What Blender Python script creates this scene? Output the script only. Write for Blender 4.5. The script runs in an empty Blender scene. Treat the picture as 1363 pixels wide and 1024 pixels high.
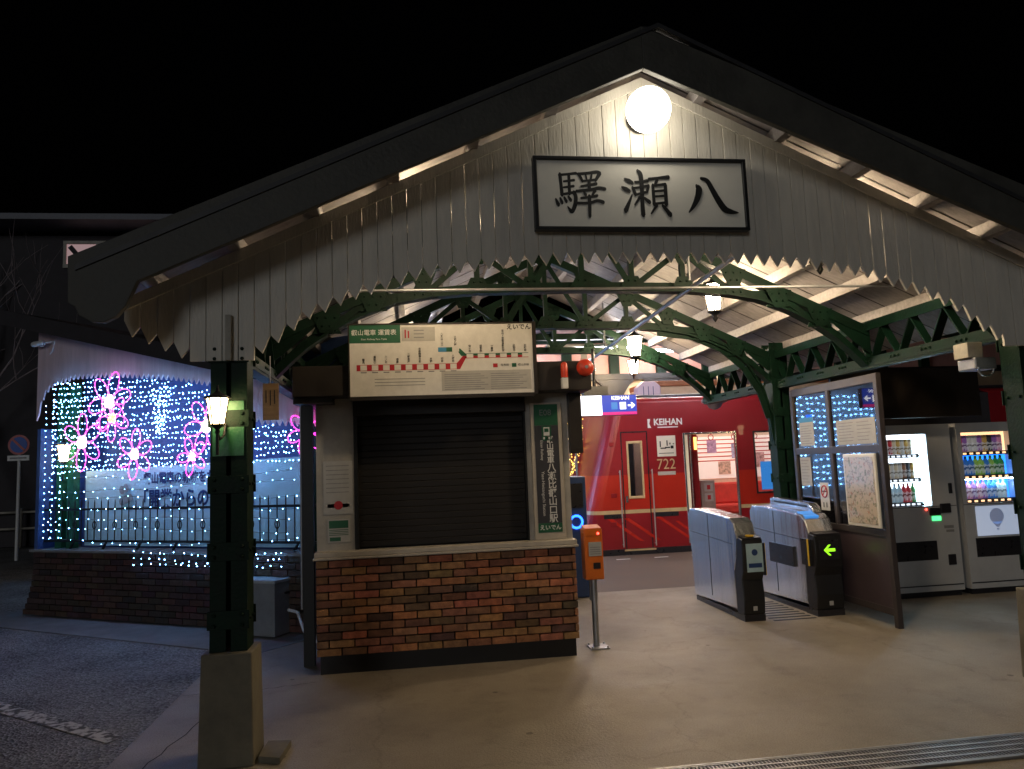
import bpy, bmesh, math, random
from mathutils import Vector, Matrix
random.seed(7)
S = bpy.context.scene
col = S.collection

# ------------------------------------------------------------------ camera, sky, sun, exposure
cam_d = bpy.data.cameras.new('camera')
cam = bpy.data.objects.new('camera', cam_d); col.objects.link(cam)
R3 = Matrix(((0.9902743, 0.02442741, -0.13696757), (-0.13345477, -0.11150186, -0.98476249), (-0.03932733, 0.99346396, -0.10715747)))
cam.matrix_world = Matrix.Translation((0, 0, 1.55)) @ R3.to_4x4()
cam_d.sensor_fit = 'HORIZONTAL'; cam_d.sensor_width = 36.0; cam_d.lens = 985.0 / 1363.0 * 36.0
cam_d.clip_start = 0.05; cam_d.clip_end = 500
S.camera = cam
W = bpy.data.worlds.new('World'); S.world = W; W.use_nodes = True
sky = W.node_tree.nodes.new('ShaderNodeTexSky'); sky.sky_type = 'NISHITA'; sky.sun_disc = False
sky.sun_elevation = math.radians(-4); sky.sun_rotation = math.radians(200)
bg = W.node_tree.nodes['Background']; bg.inputs['Strength'].default_value = 0.012
W.node_tree.links.new(sky.outputs[0], bg.inputs[0])
sun_d = bpy.data.lights.new('sun', 'SUN'); sun_d.energy = 0.22; sun_d.angle = math.radians(14); sun_d.color = (0.95, 0.97, 1.0)
sun = bpy.data.objects.new('sun', sun_d); col.objects.link(sun)
sun.rotation_euler = (math.radians(79), 0, math.radians(-22))
S.view_settings.view_transform = 'Standard'; S.view_settings.look = 'None'; S.view_settings.gamma = 1
S.view_settings.exposure = 0.0
S.render.engine = 'CYCLES'
S.cycles.use_denoising = True
S.cycles.max_bounces = 6; S.cycles.sample_clamp_indirect = 4.0
S.cycles.use_light_tree = True

# ------------------------------------------------------------------ materials
MATS = {}
def _new(name):
    m = bpy.data.materials.new(name); m.use_nodes = True; MATS[name] = m
    return m, m.node_tree.nodes, m.node_tree.links, m.node_tree.nodes['Principled BSDF']
def mat(name, c, rough=0.6, metal=0.0, var=0.25, scale=6.0, bump=0.0, bscale=60.0, c2=None, stretch=None, attr=None, coat=0.0):
    if name in MATS: return MATS[name]
    m, N, L, b = _new(name)
    b.inputs['Roughness'].default_value = rough; b.inputs['Metallic'].default_value = metal
    if coat: b.inputs['Coat Weight'].default_value = coat
    tc = N.new('ShaderNodeTexCoord'); mp = N.new('ShaderNodeMapping'); L.new(tc.outputs['Object'], mp.inputs[0])
    if stretch: mp.inputs['Scale'].default_value = stretch
    nz = N.new('ShaderNodeTexNoise'); nz.inputs['Scale'].default_value = scale; nz.inputs['Detail'].default_value = 8; nz.inputs['Roughness'].default_value = 0.65
    L.new(mp.outputs[0], nz.inputs['Vector'])
    rp = N.new('ShaderNodeValToRGB'); rp.color_ramp.elements[0].position = 0.32; rp.color_ramp.elements[1].position = 0.68
    d = c2 if c2 else tuple(x * (1 - var) for x in c)
    u = c if c2 else tuple(min(1, x * (1 + var * 0.5)) for x in c)
    rp.color_ramp.elements[0].color = (*d, 1); rp.color_ramp.elements[1].color = (*u, 1)
    L.new(nz.outputs[0], rp.inputs[0])
    if attr:
        at = N.new('ShaderNodeAttribute'); at.attribute_name = attr
        mx = N.new('ShaderNodeMix'); mx.data_type = 'RGBA'; mx.blend_type = 'MULTIPLY'; mx.inputs[0].default_value = 1
        L.new(rp.outputs[0], mx.inputs[6]); L.new(at.outputs['Color'], mx.inputs[7]); L.new(mx.outputs[2], b.inputs['Base Color'])
    else:
        L.new(rp.outputs[0], b.inputs['Base Color'])
    mr = N.new('ShaderNodeMapRange'); mr.inputs[3].default_value = max(0.03, rough - 0.12); mr.inputs[4].default_value = min(1, rough + 0.12)
    L.new(nz.outputs[0], mr.inputs[0]); L.new(mr.outputs[0], b.inputs['Roughness'])
    if bump:
        n2 = N.new('ShaderNodeTexNoise'); n2.inputs['Scale'].default_value = bscale; n2.inputs['Detail'].default_value = 6
        L.new(mp.outputs[0], n2.inputs['Vector'])
        bp = N.new('ShaderNodeBump'); bp.inputs['Strength'].default_value = bump; bp.inputs['Distance'].default_value = 0.01
        L.new(n2.outputs[0], bp.inputs['Height']); L.new(bp.outputs[0], b.inputs['Normal'])
    return m
def flat(name, c, rough=0.5, metal=0.0):
    return mat(name, c, rough, metal, var=0.1, scale=14)
def emit(name, c, s, base=(0.8, 0.8, 0.8)):
    if name in MATS: return MATS[name]
    m, N, L, b = _new(name)
    b.inputs['Base Color'].default_value = (*base, 1); b.inputs['Emission Color'].default_value = (*c, 1); b.inputs['Emission Strength'].default_value = s
    b.inputs['Roughness'].default_value = 0.4
    return m
def glassmat(name, tint=(0.9, 0.92, 0.95), mixf=0.12, dark=False):
    if name in MATS: return MATS[name]
    m, N, L, b = _new(name)
    tr = N.new('ShaderNodeBsdfTransparent'); tr.inputs[0].default_value = (*tint, 1)
    gl = N.new('ShaderNodeBsdfGlossy'); gl.inputs['Roughness'].default_value = 0.03; gl.inputs[0].default_value = (0.95, 0.95, 0.95, 1)
    fr = N.new('ShaderNodeFresnel'); fr.inputs[0].default_value = 1.6
    ad = N.new('ShaderNodeMath'); ad.operation = 'ADD'; ad.inputs[1].default_value = mixf; ad.use_clamp = True; L.new(fr.outputs[0], ad.inputs[0])
    ge = N.new('ShaderNodeNewGeometry'); iv = N.new('ShaderNodeMath'); iv.operation = 'SUBTRACT'; iv.inputs[0].default_value = 1; L.new(ge.outputs['Backfacing'], iv.inputs[1])
    mu = N.new('ShaderNodeMath'); mu.operation = 'MULTIPLY'; L.new(ad.outputs[0], mu.inputs[0]); L.new(iv.outputs[0], mu.inputs[1])
    mx = N.new('ShaderNodeMixShader'); L.new(mu.outputs[0], mx.inputs[0]); L.new(tr.outputs[0], mx.inputs[1]); L.new(gl.outputs[0], mx.inputs[2])
    L.new(mx.outputs[0], N['Material Output'].inputs[0])
    return m

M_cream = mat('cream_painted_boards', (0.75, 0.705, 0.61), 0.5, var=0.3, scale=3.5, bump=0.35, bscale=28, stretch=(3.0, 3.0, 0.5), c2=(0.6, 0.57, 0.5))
M_creamd = mat('aged_cream_paint', (0.46, 0.43, 0.36), 0.6, var=0.35, scale=5, bump=0.3, bscale=40)
M_barge = mat('shaded_barge_paint', (0.075, 0.072, 0.06), 0.6, var=0.35, scale=4, bump=0.3, bscale=40)  # same cream paint, darkened because the barge front is turned from the lamp
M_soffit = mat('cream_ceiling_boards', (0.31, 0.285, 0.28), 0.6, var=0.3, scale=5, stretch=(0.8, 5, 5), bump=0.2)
M_roof = mat('dark_roof_sheet', (0.035, 0.035, 0.037), 0.55, var=0.3)
M_green = mat('dark_green_iron_paint', (0.002, 0.019, 0.0095), 0.58, var=0.45, scale=9, bump=0.25, bscale=50)
M_green.node_tree.nodes['Principled BSDF'].inputs['Specular IOR Level'].default_value = 0.22
M_greenl = mat('lit_green_iron_paint', (0.018, 0.13, 0.055), 0.4, var=0.25, scale=9, bump=0.2, bscale=50)  # lit copy of the dark green, brighter where lamps fall on it
M_black = mat('black_painted_metal', (0.012, 0.012, 0.013), 0.45, var=0.3)
M_dark = mat('dark_brown_panel', (0.02, 0.015, 0.012), 0.5, var=0.35)
M_ped = mat('cream_pedestal_concrete', (0.2, 0.18, 0.13), 0.75, var=0.3, scale=5, bump=0.4, bscale=45)
def floor_mat():
    m, N, L, b = _new('worn_concrete_floor')
    tc = N.new('ShaderNodeTexCoord'); O = tc.outputs['Object']
    def noise(sc, det=8, rough=.6):
        n = N.new('ShaderNodeTexNoise'); n.inputs['Scale'].default_value = sc; n.inputs['Detail'].default_value = det; n.inputs['Roughness'].default_value = rough; L.new(O, n.inputs['Vector']); return n
    def ramp(src, stops):
        r = N.new('ShaderNodeValToRGB'); e = r.color_ramp.elements
        e[0].position, e[0].color = stops[0][0], (*stops[0][1], 1); e[1].position, e[1].color = stops[-1][0], (*stops[-1][1], 1)
        for p, c in stops[1:-1]: x = e.new(p); x.color = (*c, 1)
        L.new(src, r.inputs[0]); return r.outputs[0]
    def mul(a, c, f=1.0):
        x = N.new('ShaderNodeMix'); x.data_type = 'RGBA'; x.blend_type = 'MULTIPLY'; x.inputs[0].default_value = f; L.new(a, x.inputs[6]); L.new(c, x.inputs[7]); return x.outputs[2]
    base = ramp(noise(.9, 10, .68).outputs[0], [(.3, (.27, .235, .185)), (.5, (.36, .315, .25)), (.7, (.44, .39, .315))])
    blot = ramp(noise(3.2, 9, .7).outputs[0], [(.33, (.7, .68, .66)), (.46, (1, 1, 1)), (.66, (1.0, 1.0, 1.0))])
    fine = ramp(noise(130, 3).outputs[0], [(.3, (.55, .55, .55)), (.55, (1, 1, 1)), (.75, (1, 1, 1))])
    v = N.new('ShaderNodeTexVoronoi'); v.inputs['Scale'].default_value = 2.1; L.new(O, v.inputs['Vector'])
    gum = ramp(v.outputs['Distance'], [(.035, (.4, .38, .36)), (.05, (1, 1, 1)), (1, (1, 1, 1))])
    ad = N.new('ShaderNodeVectorMath'); ad.operation = 'MULTIPLY_ADD'; nn = noise(2.5, 6); ad.inputs[1].default_value = (.5, .5, .5); L.new(nn.outputs['Color'], ad.inputs[0]); L.new(O, ad.inputs[2])
    v2 = N.new('ShaderNodeTexVoronoi'); v2.feature = 'DISTANCE_TO_EDGE'; v2.inputs['Scale'].default_value = .42; L.new(ad.outputs[0], v2.inputs['Vector'])
    crack = ramp(v2.outputs['Distance'], [(.0, (.45, .43, .4)), (.006, (1, 1, 1)), (1, (1, 1, 1))])
    c = mul(mul(mul(mul(base, blot, .6), fine, .95), gum, .9), crack, .3); L.new(c, b.inputs['Base Color'])
    rr_ = N.new('ShaderNodeMapRange'); rr_.inputs[3].default_value = .38; rr_.inputs[4].default_value = .72; L.new(noise(2.0).outputs[0], rr_.inputs[0]); L.new(rr_.outputs[0], b.inputs['Roughness'])
    bp = N.new('ShaderNodeBump'); bp.inputs['Strength'].default_value = .5; bp.inputs['Distance'].default_value = .008; L.new(noise(60, 8).outputs[0], bp.inputs['Height']); L.new(bp.outputs[0], b.inputs['Normal'])
    return m
M_conc = floor_mat()
M_conc2 = mat('grey_concrete', (0.3, 0.3, 0.3), 0.8, scale=2.5, bump=0.5, bscale=60, c2=(0.18, 0.18, 0.18))
M_plat = mat('platform_surface', (0.15, 0.115, 0.09), 0.6, scale=2, bump=0.3, bscale=70, c2=(0.1, 0.08, 0.065))
M_mort = mat('dark_mortar', (0.04, 0.034, 0.03), 0.9, var=.5, scale=20, bump=.5)
M_brick = mat('brick_face', (1.0, 1.0, 1.0), 0.75, var=0.5, scale=16, bump=0.6, bscale=90, attr='tint', c2=(0.45, 0.42, 0.42))
M_white = flat('white_paint', (0.75, 0.75, 0.73), 0.4)
M_board = mat('ivory_sign_face', (0.84, 0.81, 0.72), 0.34, var=0.08, scale=2)
M_ink = flat('black_ink', (0.01, 0.01, 0.01), 0.5)
M_mapw = flat('map_sign_white', (0.8, 0.77, 0.71), 0.35)
M_mapg = flat('map_sign_grey', (0.5, 0.48, 0.44), 0.4)
M_sgreen = flat('sign_green', (0.02, 0.12, 0.06), 0.4)
M_sred = flat('sign_red', (0.45, 0.02, 0.03), 0.4)
M_sblue = flat('sign_blue', (0.05, 0.25, 0.45), 0.4)
M_sgrey = flat('sign_charcoal', (0.05, 0.05, 0.06), 0.4)
M_twhite = flat('lettering_white', (0.8, 0.8, 0.78), 0.4)
M_grayt = flat('lettering_grey', (0.25, 0.25, 0.25), 0.5)
M_steel = mat('brushed_stainless', (0.74, 0.76, 0.8), 0.2, 0.95, var=0.1, scale=3, stretch=(3, 3, 0.2), bump=1.0, bscale=3.2)
M_rail = mat('polished_rail', (0.5, 0.48, 0.48), 0.3, 0.35, var=0.1)
M_galv = mat('galvanised_steel', (0.45, 0.46, 0.48), 0.45, 0.8, var=0.3)
M_orange = flat('orange_reader_paint', (0.75, 0.17, 0.02), 0.4)
M_yellow = flat('yellow_plastic', (0.8, 0.5, 0.02), 0.4)
M_bred = flat('bell_red', (0.65, 0.05, 0.02), 0.35)
M_tred = mat('train_maroon_red', (0.27, 0.01, 0.017), 0.38, var=0.1, scale=2, coat=0.12)
M_tor = mat('train_vermilion', (0.46, 0.024, 0.012), 0.36, var=0.08, scale=2, coat=0.12)
M_tor2 = mat('train_bright_red', (0.55, 0.03, 0.02), 0.25, var=0.08, scale=2, coat=0.4)
M_tgold = flat('train_gold_line', (0.6, 0.45, 0.25), 0.35)
M_tcream = mat('train_roof_cream', (0.65, 0.52, 0.35), 0.5, var=0.15)
M_tbrown = mat('train_roof_brown', (0.35, 0.14, 0.06), 0.55, var=0.2)
M_seat = mat('red_seat_fabric', (0.6, 0.05, 0.04), 0.8, var=0.2)
M_navy = flat('navy_machine', (0.02, 0.05, 0.16), 0.4)
M_vend = mat('vending_grey_white', (0.5, 0.51, 0.52), 0.4, var=0.1, scale=3)
M_vdark = flat('vending_dark_slot', (0.02, 0.02, 0.025), 0.3)
M_annex = mat('annex_painted_boards', (0.76, 0.58, 0.6), 0.6, var=0.15, scale=3, stretch=(3, 3, .5), bump=0.2)
M_navyw = mat('navy_backdrop', (0.06, 0.13, 0.36), 0.7, var=0.2)
M_ban = mat('banner_cloth', (0.5, 0.8, 0.9), 0.7, var=0.12, scale=2, bump=0.3, bscale=6)
M_wood = mat('tan_wood', (0.38, 0.24, 0.12), 0.6, var=0.3, stretch=(1, 1, 6))
M_shut = mat('dark_brown_shutter', (0.007, 0.005, 0.0045), 0.65, var=0.3)
M_kioskw = mat('kiosk_wall_paint', (0.42, 0.4, 0.36), 0.6, var=0.2, bump=0.15)
M_sill = mat('pale_sill', (0.5, 0.45, 0.38), 0.6, var=0.2)
M_frame = mat('partition_frame_brown', (0.06, 0.05, 0.052), 0.45, var=0.25)
M_lower = mat('partition_lower_panel', (0.075, 0.055, 0.065), 0.35, var=0.2)
M_paper = flat('paper_notice', (0.45, 0.45, 0.44), 0.6)
M_glass = glassmat('clear_glass')
M_pglass = glassmat('partition_glass', (0.5, 0.5, 0.55), 0.16)
M_wire = flat('dark_wire', (0.01, 0.012, 0.015), 0.6)
M_bark = mat('bare_bark', (0.36, 0.3, 0.31), 0.9, var=0.3, bump=0.5)
M_farb = mat('dark_house_wall', (0.05, 0.045, 0.05), 0.8)
M_pinkw = mat('pinkish_cream_boards', (0.62, 0.36, 0.31), 0.6, var=0.15, scale=3)
M_valw = mat('cream_valance_boards', (0.6, 0.5, 0.33), 0.6, var=0.15, scale=3)

E_globe = emit('globe_glow', (1.0, 0.91, 0.75), 10)
E_lant = emit('lantern_glow', (1.0, 0.76, 0.48), 250)
E_lant2 = emit('small_lantern_glow', (1.0, 0.68, 0.34), 34)
E_tube = emit('tube_glow', (0.95, 0.93, 1.0), 150)
E_tint = emit('train_ceiling_glow', (1.0, 0.88, 0.75), 8)
E_led = emit('blue_white_led', (0.2, 0.5, 1.0), 40)
E_ledr = emit('magenta_led', (1.0, 0.03, 0.62), 3.0)
E_ledw = emit('white_led', (1.0, 0.9, 0.95), 9)
E_ledy = emit('yellow_led', (1.0, 0.62, 0.06), 4)
E_vend = emit('vending_backlight', (0.8, 0.88, 0.95), 7)
E_vendw = emit('vending_warm_backlight', (1.0, 0.55, 0.25), 2.2)
E_vendb = emit('vending_blue_backlight', (0.02, 0.22, 1.0), 3.6, (0.02, 0.02, 0.02))
E_tube2 = emit('vending_tube', (0.6, 0.88, 1.0), 70)
E_infow = emit('display_white', (0.85, 0.88, 1.0), 2.4)
E_infob = emit('display_blue', (0.01, 0.06, 0.6), 1.0, (0.02, 0.02, 0.02))
E_infom = emit('display_magenta', (0.9, 0.02, 0.3), 1.0, (0.02, 0.02, 0.02))
E_infot = emit('display_lettering', (0.9, 0.95, 1.0), 1.6)
E_red = emit('red_indicator', (1.0, 0.05, 0.03), 6)
E_green = emit('green_arrow_light', (0.35, 1.0, 0.02), 1.4, (0.02, 0.02, 0.02))
E_greend = emit('green_digits', (0.05, 1.0, 0.25), 2.0)
E_blue = emit('blue_ring_light', (0.02, 0.15, 1.0), 5, (0.02, 0.02, 0.02))
E_bluew = emit('blue_screen', (0.05, 0.3, 0.8), 0.9, (0.02, 0.02, 0.02))
E_panel = emit('pale_lit_panel', (0.55, 0.68, 0.95), 0.42)
E_farwin = emit('far_window_light', (0.8, 0.45, 0.45), 0.28)

# ------------------------------------------------------------------ builders
class MB:
    def __init__(s): s.v = []; s.f = []; s.t = []; s.sm = []
    def add(s, vs, fs, tint=None, smooth=False):
        o = len(s.v); s.v += [tuple(v) for v in vs]
        for f in fs: s.f.append(tuple(i + o for i in f)); s.t.append(tint); s.sm.append(smooth)
        return s
    def box(s, x0, x1, y0, y1, z0, z1, tint=None):
        return s.add([(x0, y0, z0), (x1, y0, z0), (x1, y1, z0), (x0, y1, z0), (x0, y0, z1), (x1, y0, z1), (x1, y1, z1), (x0, y1, z1)],
              [(0, 3, 2, 1), (4, 5, 6, 7), (0, 1, 5, 4), (1, 2, 6, 5), (2, 3, 7, 6), (3, 0, 4, 7)], tint)
    def bar(s, a, b, w, h, up=(0, 0, 1)):
        a = Vector(a); b = Vector(b); d = (b - a).normalized(); u = Vector(up)
        if abs(d.dot(u)) > 0.99: u = Vector((0, 1, 0))
        x = d.cross(u).normalized(); y = x.cross(d).normalized()
        vs = []
        for p in (a, b):
            for i, j in ((-1, -1), (1, -1), (1, 1), (-1, 1)): vs.append(p + x * i * w / 2 + y * j * h / 2)
        return s.add(vs, [(0, 3, 2, 1), (4, 5, 6, 7), (0, 1, 5, 4), (1, 2, 6, 5), (2, 3, 7, 6), (3, 0, 4, 7)])
    def tube(s, pts, r, n=8, closed=False):
        pts = [Vector(p) for p in pts]; rs = r if isinstance(r, (list, tuple)) else [r] * len(pts)
        vs = []; k = len(pts); prev = None
        for i, p in enumerate(pts):
            if closed: d = pts[(i + 1) % k] - pts[i - 1]
            else: d = pts[min(i + 1, k - 1)] - pts[max(i - 1, 0)]
            d.normalize(); u = prev if prev else (Vector((0, 0, 1)) if abs(d.z) < 0.9 else Vector((1, 0, 0)))
            x = d.cross(u)
            if x.length < 1e-5: x = d.orthogonal()
            x.normalize(); y = x.cross(d).normalized(); prev = y
            for j in range(n):
                t = 2 * math.pi * j / n; vs.append(p + (x * math.cos(t) + y * math.sin(t)) * rs[i])
        fs = []
        for i in range(k if closed else k - 1):
            for j in range(n):
                a = i * n + j; b = i * n + (j + 1) % n; c = ((i + 1) % k) * n + (j + 1) % n; d = ((i + 1) % k) * n + j
                fs.append((a, b, c, d))
        s.add(vs, fs, smooth=n > 4)
        if not closed: s.add([vs[j] for j in range(n)], [tuple(range(n))[::-1]]); s.add(vs[-n:], [tuple(range(n))])
        return s
    def lathe(s, prof, c=(0, 0, 0), n=16, axis='z', smooth=True):
        vs = []
        for r, h in prof:
            for j in range(n):
                t = 2 * math.pi * j / n; a, b = r * math.cos(t), r * math.sin(t)
                vs.append((c[0] + a, c[1] + b, c[2] + h) if axis == 'z' else ((c[0] + a, c[1] + h, c[2] + b) if axis == 'y' else (c[0] + h, c[1] + a, c[2] + b)))
        k = len(prof); fs = [(i * n + j, i * n + (j + 1) % n, (i + 1) * n + (j + 1) % n, (i + 1) * n + j) for i in range(k - 1) for j in range(n)]
        s.add(vs, fs, smooth=smooth); s.add(vs[:n], [tuple(range(n))[::-1]]); s.add(vs[-n:], [tuple(range(n))]); return s
    def sphere(s, c, r, n=12, m=8):
        return s.lathe([(max(1e-4, r * math.sin(math.pi * i / m)), -r * math.cos(math.pi * i / m)) for i in range(m + 1)], c, n)
    def octa(s, c, r):
        x, y, z = c
        return s.add([(x + r, y, z), (x - r, y, z), (x, y + r, z), (x, y - r, z), (x, y, z + r), (x, y, z - r)],
                     [(0, 2, 4), (2, 1, 4), (1, 3, 4), (3, 0, 4), (2, 0, 5), (1, 2, 5), (3, 1, 5), (0, 3, 5)])
    def prism(s, poly, f0, f1, axis='y', tint=None):      # poly in the two other axes, extruded from f0 to f1
        def P(p, d): return (p[0], d, p[1]) if axis == 'y' else ((d, p[0], p[1]) if axis == 'x' else (p[0], p[1], d))
        k = len(poly); vs = [P(p, f0) for p in poly] + [P(p, f1) for p in poly]
        fs = [tuple(range(k)), tuple(range(2 * k - 1, k - 1, -1))] + [(i, i + k, (i + 1) % k + k, (i + 1) % k) for i in range(k)]
        return s.add(vs, fs, tint)
    def build(s, name, m, parent=None, bevel=0.0, world=True, fix=True):
        me = bpy.data.meshes.new(name)
        off = Vector((0, 0, 0))
        if parent is not None and world:
            p = parent
            while p is not None: off += p.location; p = p.parent
        me.from_pydata([tuple(Vector(v) - off) for v in s.v], [], s.f)
        if any(s.sm):
            me.polygons.foreach_set('use_smooth', s.sm)
        if any(t is not None for t in s.t):
            at = me.color_attributes.new('tint', 'FLOAT_COLOR', 'CORNER')
            for p, t in zip(me.polygons, s.t):
                t = t or (1, 1, 1)
                for li in p.loop_indices: at.data[li].color = (*t, 1)
        if fix:
            b = bmesh.new(); b.from_mesh(me); bmesh.ops.recalc_face_normals(b, faces=b.faces)
            b.to_mesh(me); b.free()
        for mm in (m if isinstance(m, (list, tuple)) else [m]): me.materials.append(mm)
        me.update()
        o = bpy.data.objects.new(name, me); col.objects.link(o)
        if parent is not None: o.parent = parent
        if bevel:
            bv = o.modifiers.new('bevel', 'BEVEL'); bv.width = bevel; bv.segments = 2; bv.limit_method = 'ANGLE'; bv.angle_limit = math.radians(40)
        return o
def tag(o, label=None, cat=None, group=None, kind=None):
    if label: o['label'] = label
    if cat: o['category'] = cat
    if group: o['group'] = group
    if kind: o['kind'] = kind
    return o
def thing(name, label, cat, loc=(0, 0, 0), rotz=0.0, group=None):
    o = bpy.data.objects.new(name, None); col.objects.link(o); o.empty_display_size = 0.1
    o.location = loc; o.rotation_euler = (0, 0, rotz)
    return tag(o, label, cat, group)
def copy_tree(o, parent=None):
    c = o.copy(); col.objects.link(c)
    if parent is not None: c.parent = parent
    for ch in list(o.children): copy_tree(ch, c)
    return c
def text_mb(body, size, origin, xdir=(1, 0, 0), ydir=(0, 0, 1), align='CENTER', bold=0.0, depth=0.001, line=1.0, xs=1.0, rot=0.0):
    cu = bpy.data.curves.new('lettering', 'FONT'); cu.body = body; cu.size = size; cu.align_x = align; cu.align_y = 'CENTER'
    cu.offset = bold * size; cu.space_line = line; cu.extrude = 0.0; cu.resolution_u = 3
    o = bpy.data.objects.new('lettering', cu); col.objects.link(o)
    dg = bpy.context.evaluated_depsgraph_get(); dg.update()
    me = bpy.data.meshes.new_from_object(o.evaluated_get(dg))
    X = Vector(xdir); Y = Vector(ydir); O = Vector(origin); Nn = X.cross(Y)
    cr, sr = math.cos(rot), math.sin(rot)
    m = MB()
    vs = []
    for v in me.vertices:
        x, y = v.co.x * xs, v.co.y; x, y = x * cr - y * sr, x * sr + y * cr
        vs.append(O + X * x + Y * y + Nn * depth)
    m.add(vs, [tuple(p.vertices) for p in me.polygons])
    bpy.data.objects.remove(o); bpy.data.curves.remove(cu); bpy.data.meshes.remove(me)
    return m
def merge(*ms):
    r = MB()
    for m in ms:
        o = len(r.v); r.v += m.v; r.f += [tuple(i + o for i in f) for f in m.f]; r.t += m.t; r.sm += m.sm
    return r
def arc(cx, cy, r, a0, a1, n): return [(cx + r * math.cos(math.radians(a0 + (a1 - a0) * i / n)), cy + r * math.sin(math.radians(a0 + (a1 - a0) * i / n))) for i in range(n + 1)]
def interp(tab, x):
    if x <= tab[0][0]: return tab[0][1]
    for (a, b), (c, d) in zip(tab, tab[1:]):
        if x <= c: return b + (d - b) * (x - a) / (c - a)
    return tab[-1][1]
def bricks(x0, x1, z0, z1, yface, bw, bh, rng, palette, gap=0.009, depth=0.05, flare=None):
    m = MB(); rows = int(round((z1 - z0) / bh)); bh = (z1 - z0) / rows
    for r in range(rows):
        x = x0 - (bw / 2 if r % 2 else 0); za, zb = z0 + r * bh + gap / 2, z0 + (r + 1) * bh - gap / 2
        fl = flare(za) if flare else 0
        while x < x1 - 1e-4:
            a, b = max(x0 - fl, x) + gap / 2, min(x1, x + bw) - gap / 2
            if x <= x0: a = x0 - fl + gap / 2
            if b - a > 0.015:
                k = rng.random() ** 1.5; c1, c2 = palette; t = tuple((c1[i] * (1 - k) + c2[i] * k) * rng.uniform(0.75, 1.15) for i in range(3))
                j = rng.uniform(0, 0.004); m.box(a, b, yface + j, yface + depth, za, zb, t)
            x += bw
    return m

# ------------------------------------------------------------------ ground
def sheet(name, poly, z, m, kind='structure'):
    o = MB().add([(x, y, z) for x, y in poly], [tuple(range(len(poly)))]).build(name, m, fix=False); o['kind'] = kind
    return o
def asphalt():
    m, N, L, b = _new('asphalt')
    tc = N.new('ShaderNodeTexCoord')
    v = N.new('ShaderNodeTexVoronoi'); v.inputs['Scale'].default_value = 60; L.new(tc.outputs['Object'], v.inputs['Vector'])
    n = N.new('ShaderNodeTexNoise'); n.inputs['Scale'].default_value = 1.3; n.inputs['Detail'].default_value = 8; L.new(tc.outputs['Object'], n.inputs['Vector'])
    n3 = N.new('ShaderNodeTexNoise'); n3.inputs['Scale'].default_value = 120; L.new(tc.outputs['Object'], n3.inputs['Vector'])
    r = N.new('ShaderNodeValToRGB'); r.color_ramp.elements[0].color = (0.04, 0.04, 0.04, 1); r.color_ramp.elements[0].position = .28; r.color_ramp.elements[1].position = .85; r.color_ramp.elements[1].color = (0.46, 0.46, 0.45, 1)
    mx = N.new('ShaderNodeMath'); mx.operation = 'MULTIPLY'; L.new(v.outputs['Color'], mx.inputs[0]); L.new(n3.outputs[0], mx.inputs[1])
    ad = N.new('ShaderNodeMath'); ad.operation = 'MULTIPLY_ADD'; ad.inputs[1].default_value = 0.6; L.new(n.outputs[0], ad.inputs[0]); L.new(mx.outputs[0], ad.inputs[2])
    L.new(ad.outputs[0], r.inputs[0]); L.new(r.outputs[0], b.inputs['Base Color']); b.inputs['Roughness'].default_value = 0.62
    bp = N.new('ShaderNodeBump'); bp.inputs['Strength'].default_value = 0.9; bp.inputs['Distance'].default_value = 0.012; L.new(v.outputs['Distance'], bp.inputs['Height']); L.new(bp.outputs[0], b.inputs['Normal'])
    return m
M_asph = asphalt()
sheet('ground', [(-150, -60), (150, -60), (150, 250), (-150, 250)], -0.025, M_asph)
fl = MB().prism([(-1.68, -4), (9, -4), (9, 8.78), (-0.7, 8.78), (-1.0, 7.3), (-1.68, 6.55)], -0.06, 0.0, 'z').build('station_floor', M_conc); tag(fl, kind='structure')
pf = MB().prism([(-0.7, 8.785), (12, 8.785), (12, 12.0), (-0.7, 12.0)], -0.06, -0.004, 'z').build('platform', M_plat); tag(pf, kind='structure')
WO = Vector((-4.487, 9.679, 0)); WR = math.radians(-31.337)
ex = Vector((math.cos(WR), math.sin(WR), 0)); ey = Vector((-math.sin(WR), math.cos(WR), 0))
def wl(x, y): p = WO + ex * x + ey * y; return (p.x, p.y)
def WP(x, y, z): p = WO + ex * x + ey * y; return Vector((p.x, p.y, z))
pv = MB().prism([(-5.6, 9.45), (-4.55, 9.1), (-1.69, 7.15), (-1.69, 6.6), (-1.05, 7.35), wl(4.2, .2), wl(-.3, .2), (-5.6, 10.4)], -0.08, -0.012, 'z').build('pavement', M_conc2); tag(pv, kind='structure')
for i in range(3):
    y0 = 8.95
    q = MB().box(3.15 + i * 0.62, 3.37 + i * 0.62, 11.5, 11.56, -0.003, 0.0005).build('platform_marking', M_white); tag(q, kind='structure')
# worn white parking line
def wornline():
    m, N, L, b = _new('worn_road_paint')
    tc = N.new('ShaderNodeTexCoord'); n = N.new('ShaderNodeTexNoise'); n.inputs['Scale'].default_value = 22; n.inputs['Detail'].default_value = 8
    L.new(tc.outputs['Object'], n.inputs['Vector'])
    r = N.new('ShaderNodeValToRGB'); r.color_ramp.elements[0].position = 0.42; r.color_ramp.elements[0].color = (0.12, 0.12, 0.12, 1); r.color_ramp.elements[1].position = 0.55; r.color_ramp.elements[1].color = (0.75, 0.75, 0.73, 1)
    L.new(n.outputs[0], r.inputs[0]); L.new(r.outputs[0], b.inputs['Base Color']); b.inputs['Roughness'].default_value = 0.8
    return m
sheet('road_marking', [(-3.9, 6.62), (-1.86, 4.95), (-1.80, 5.05), (-3.84, 6.75)], -0.02, wornline())
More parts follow.
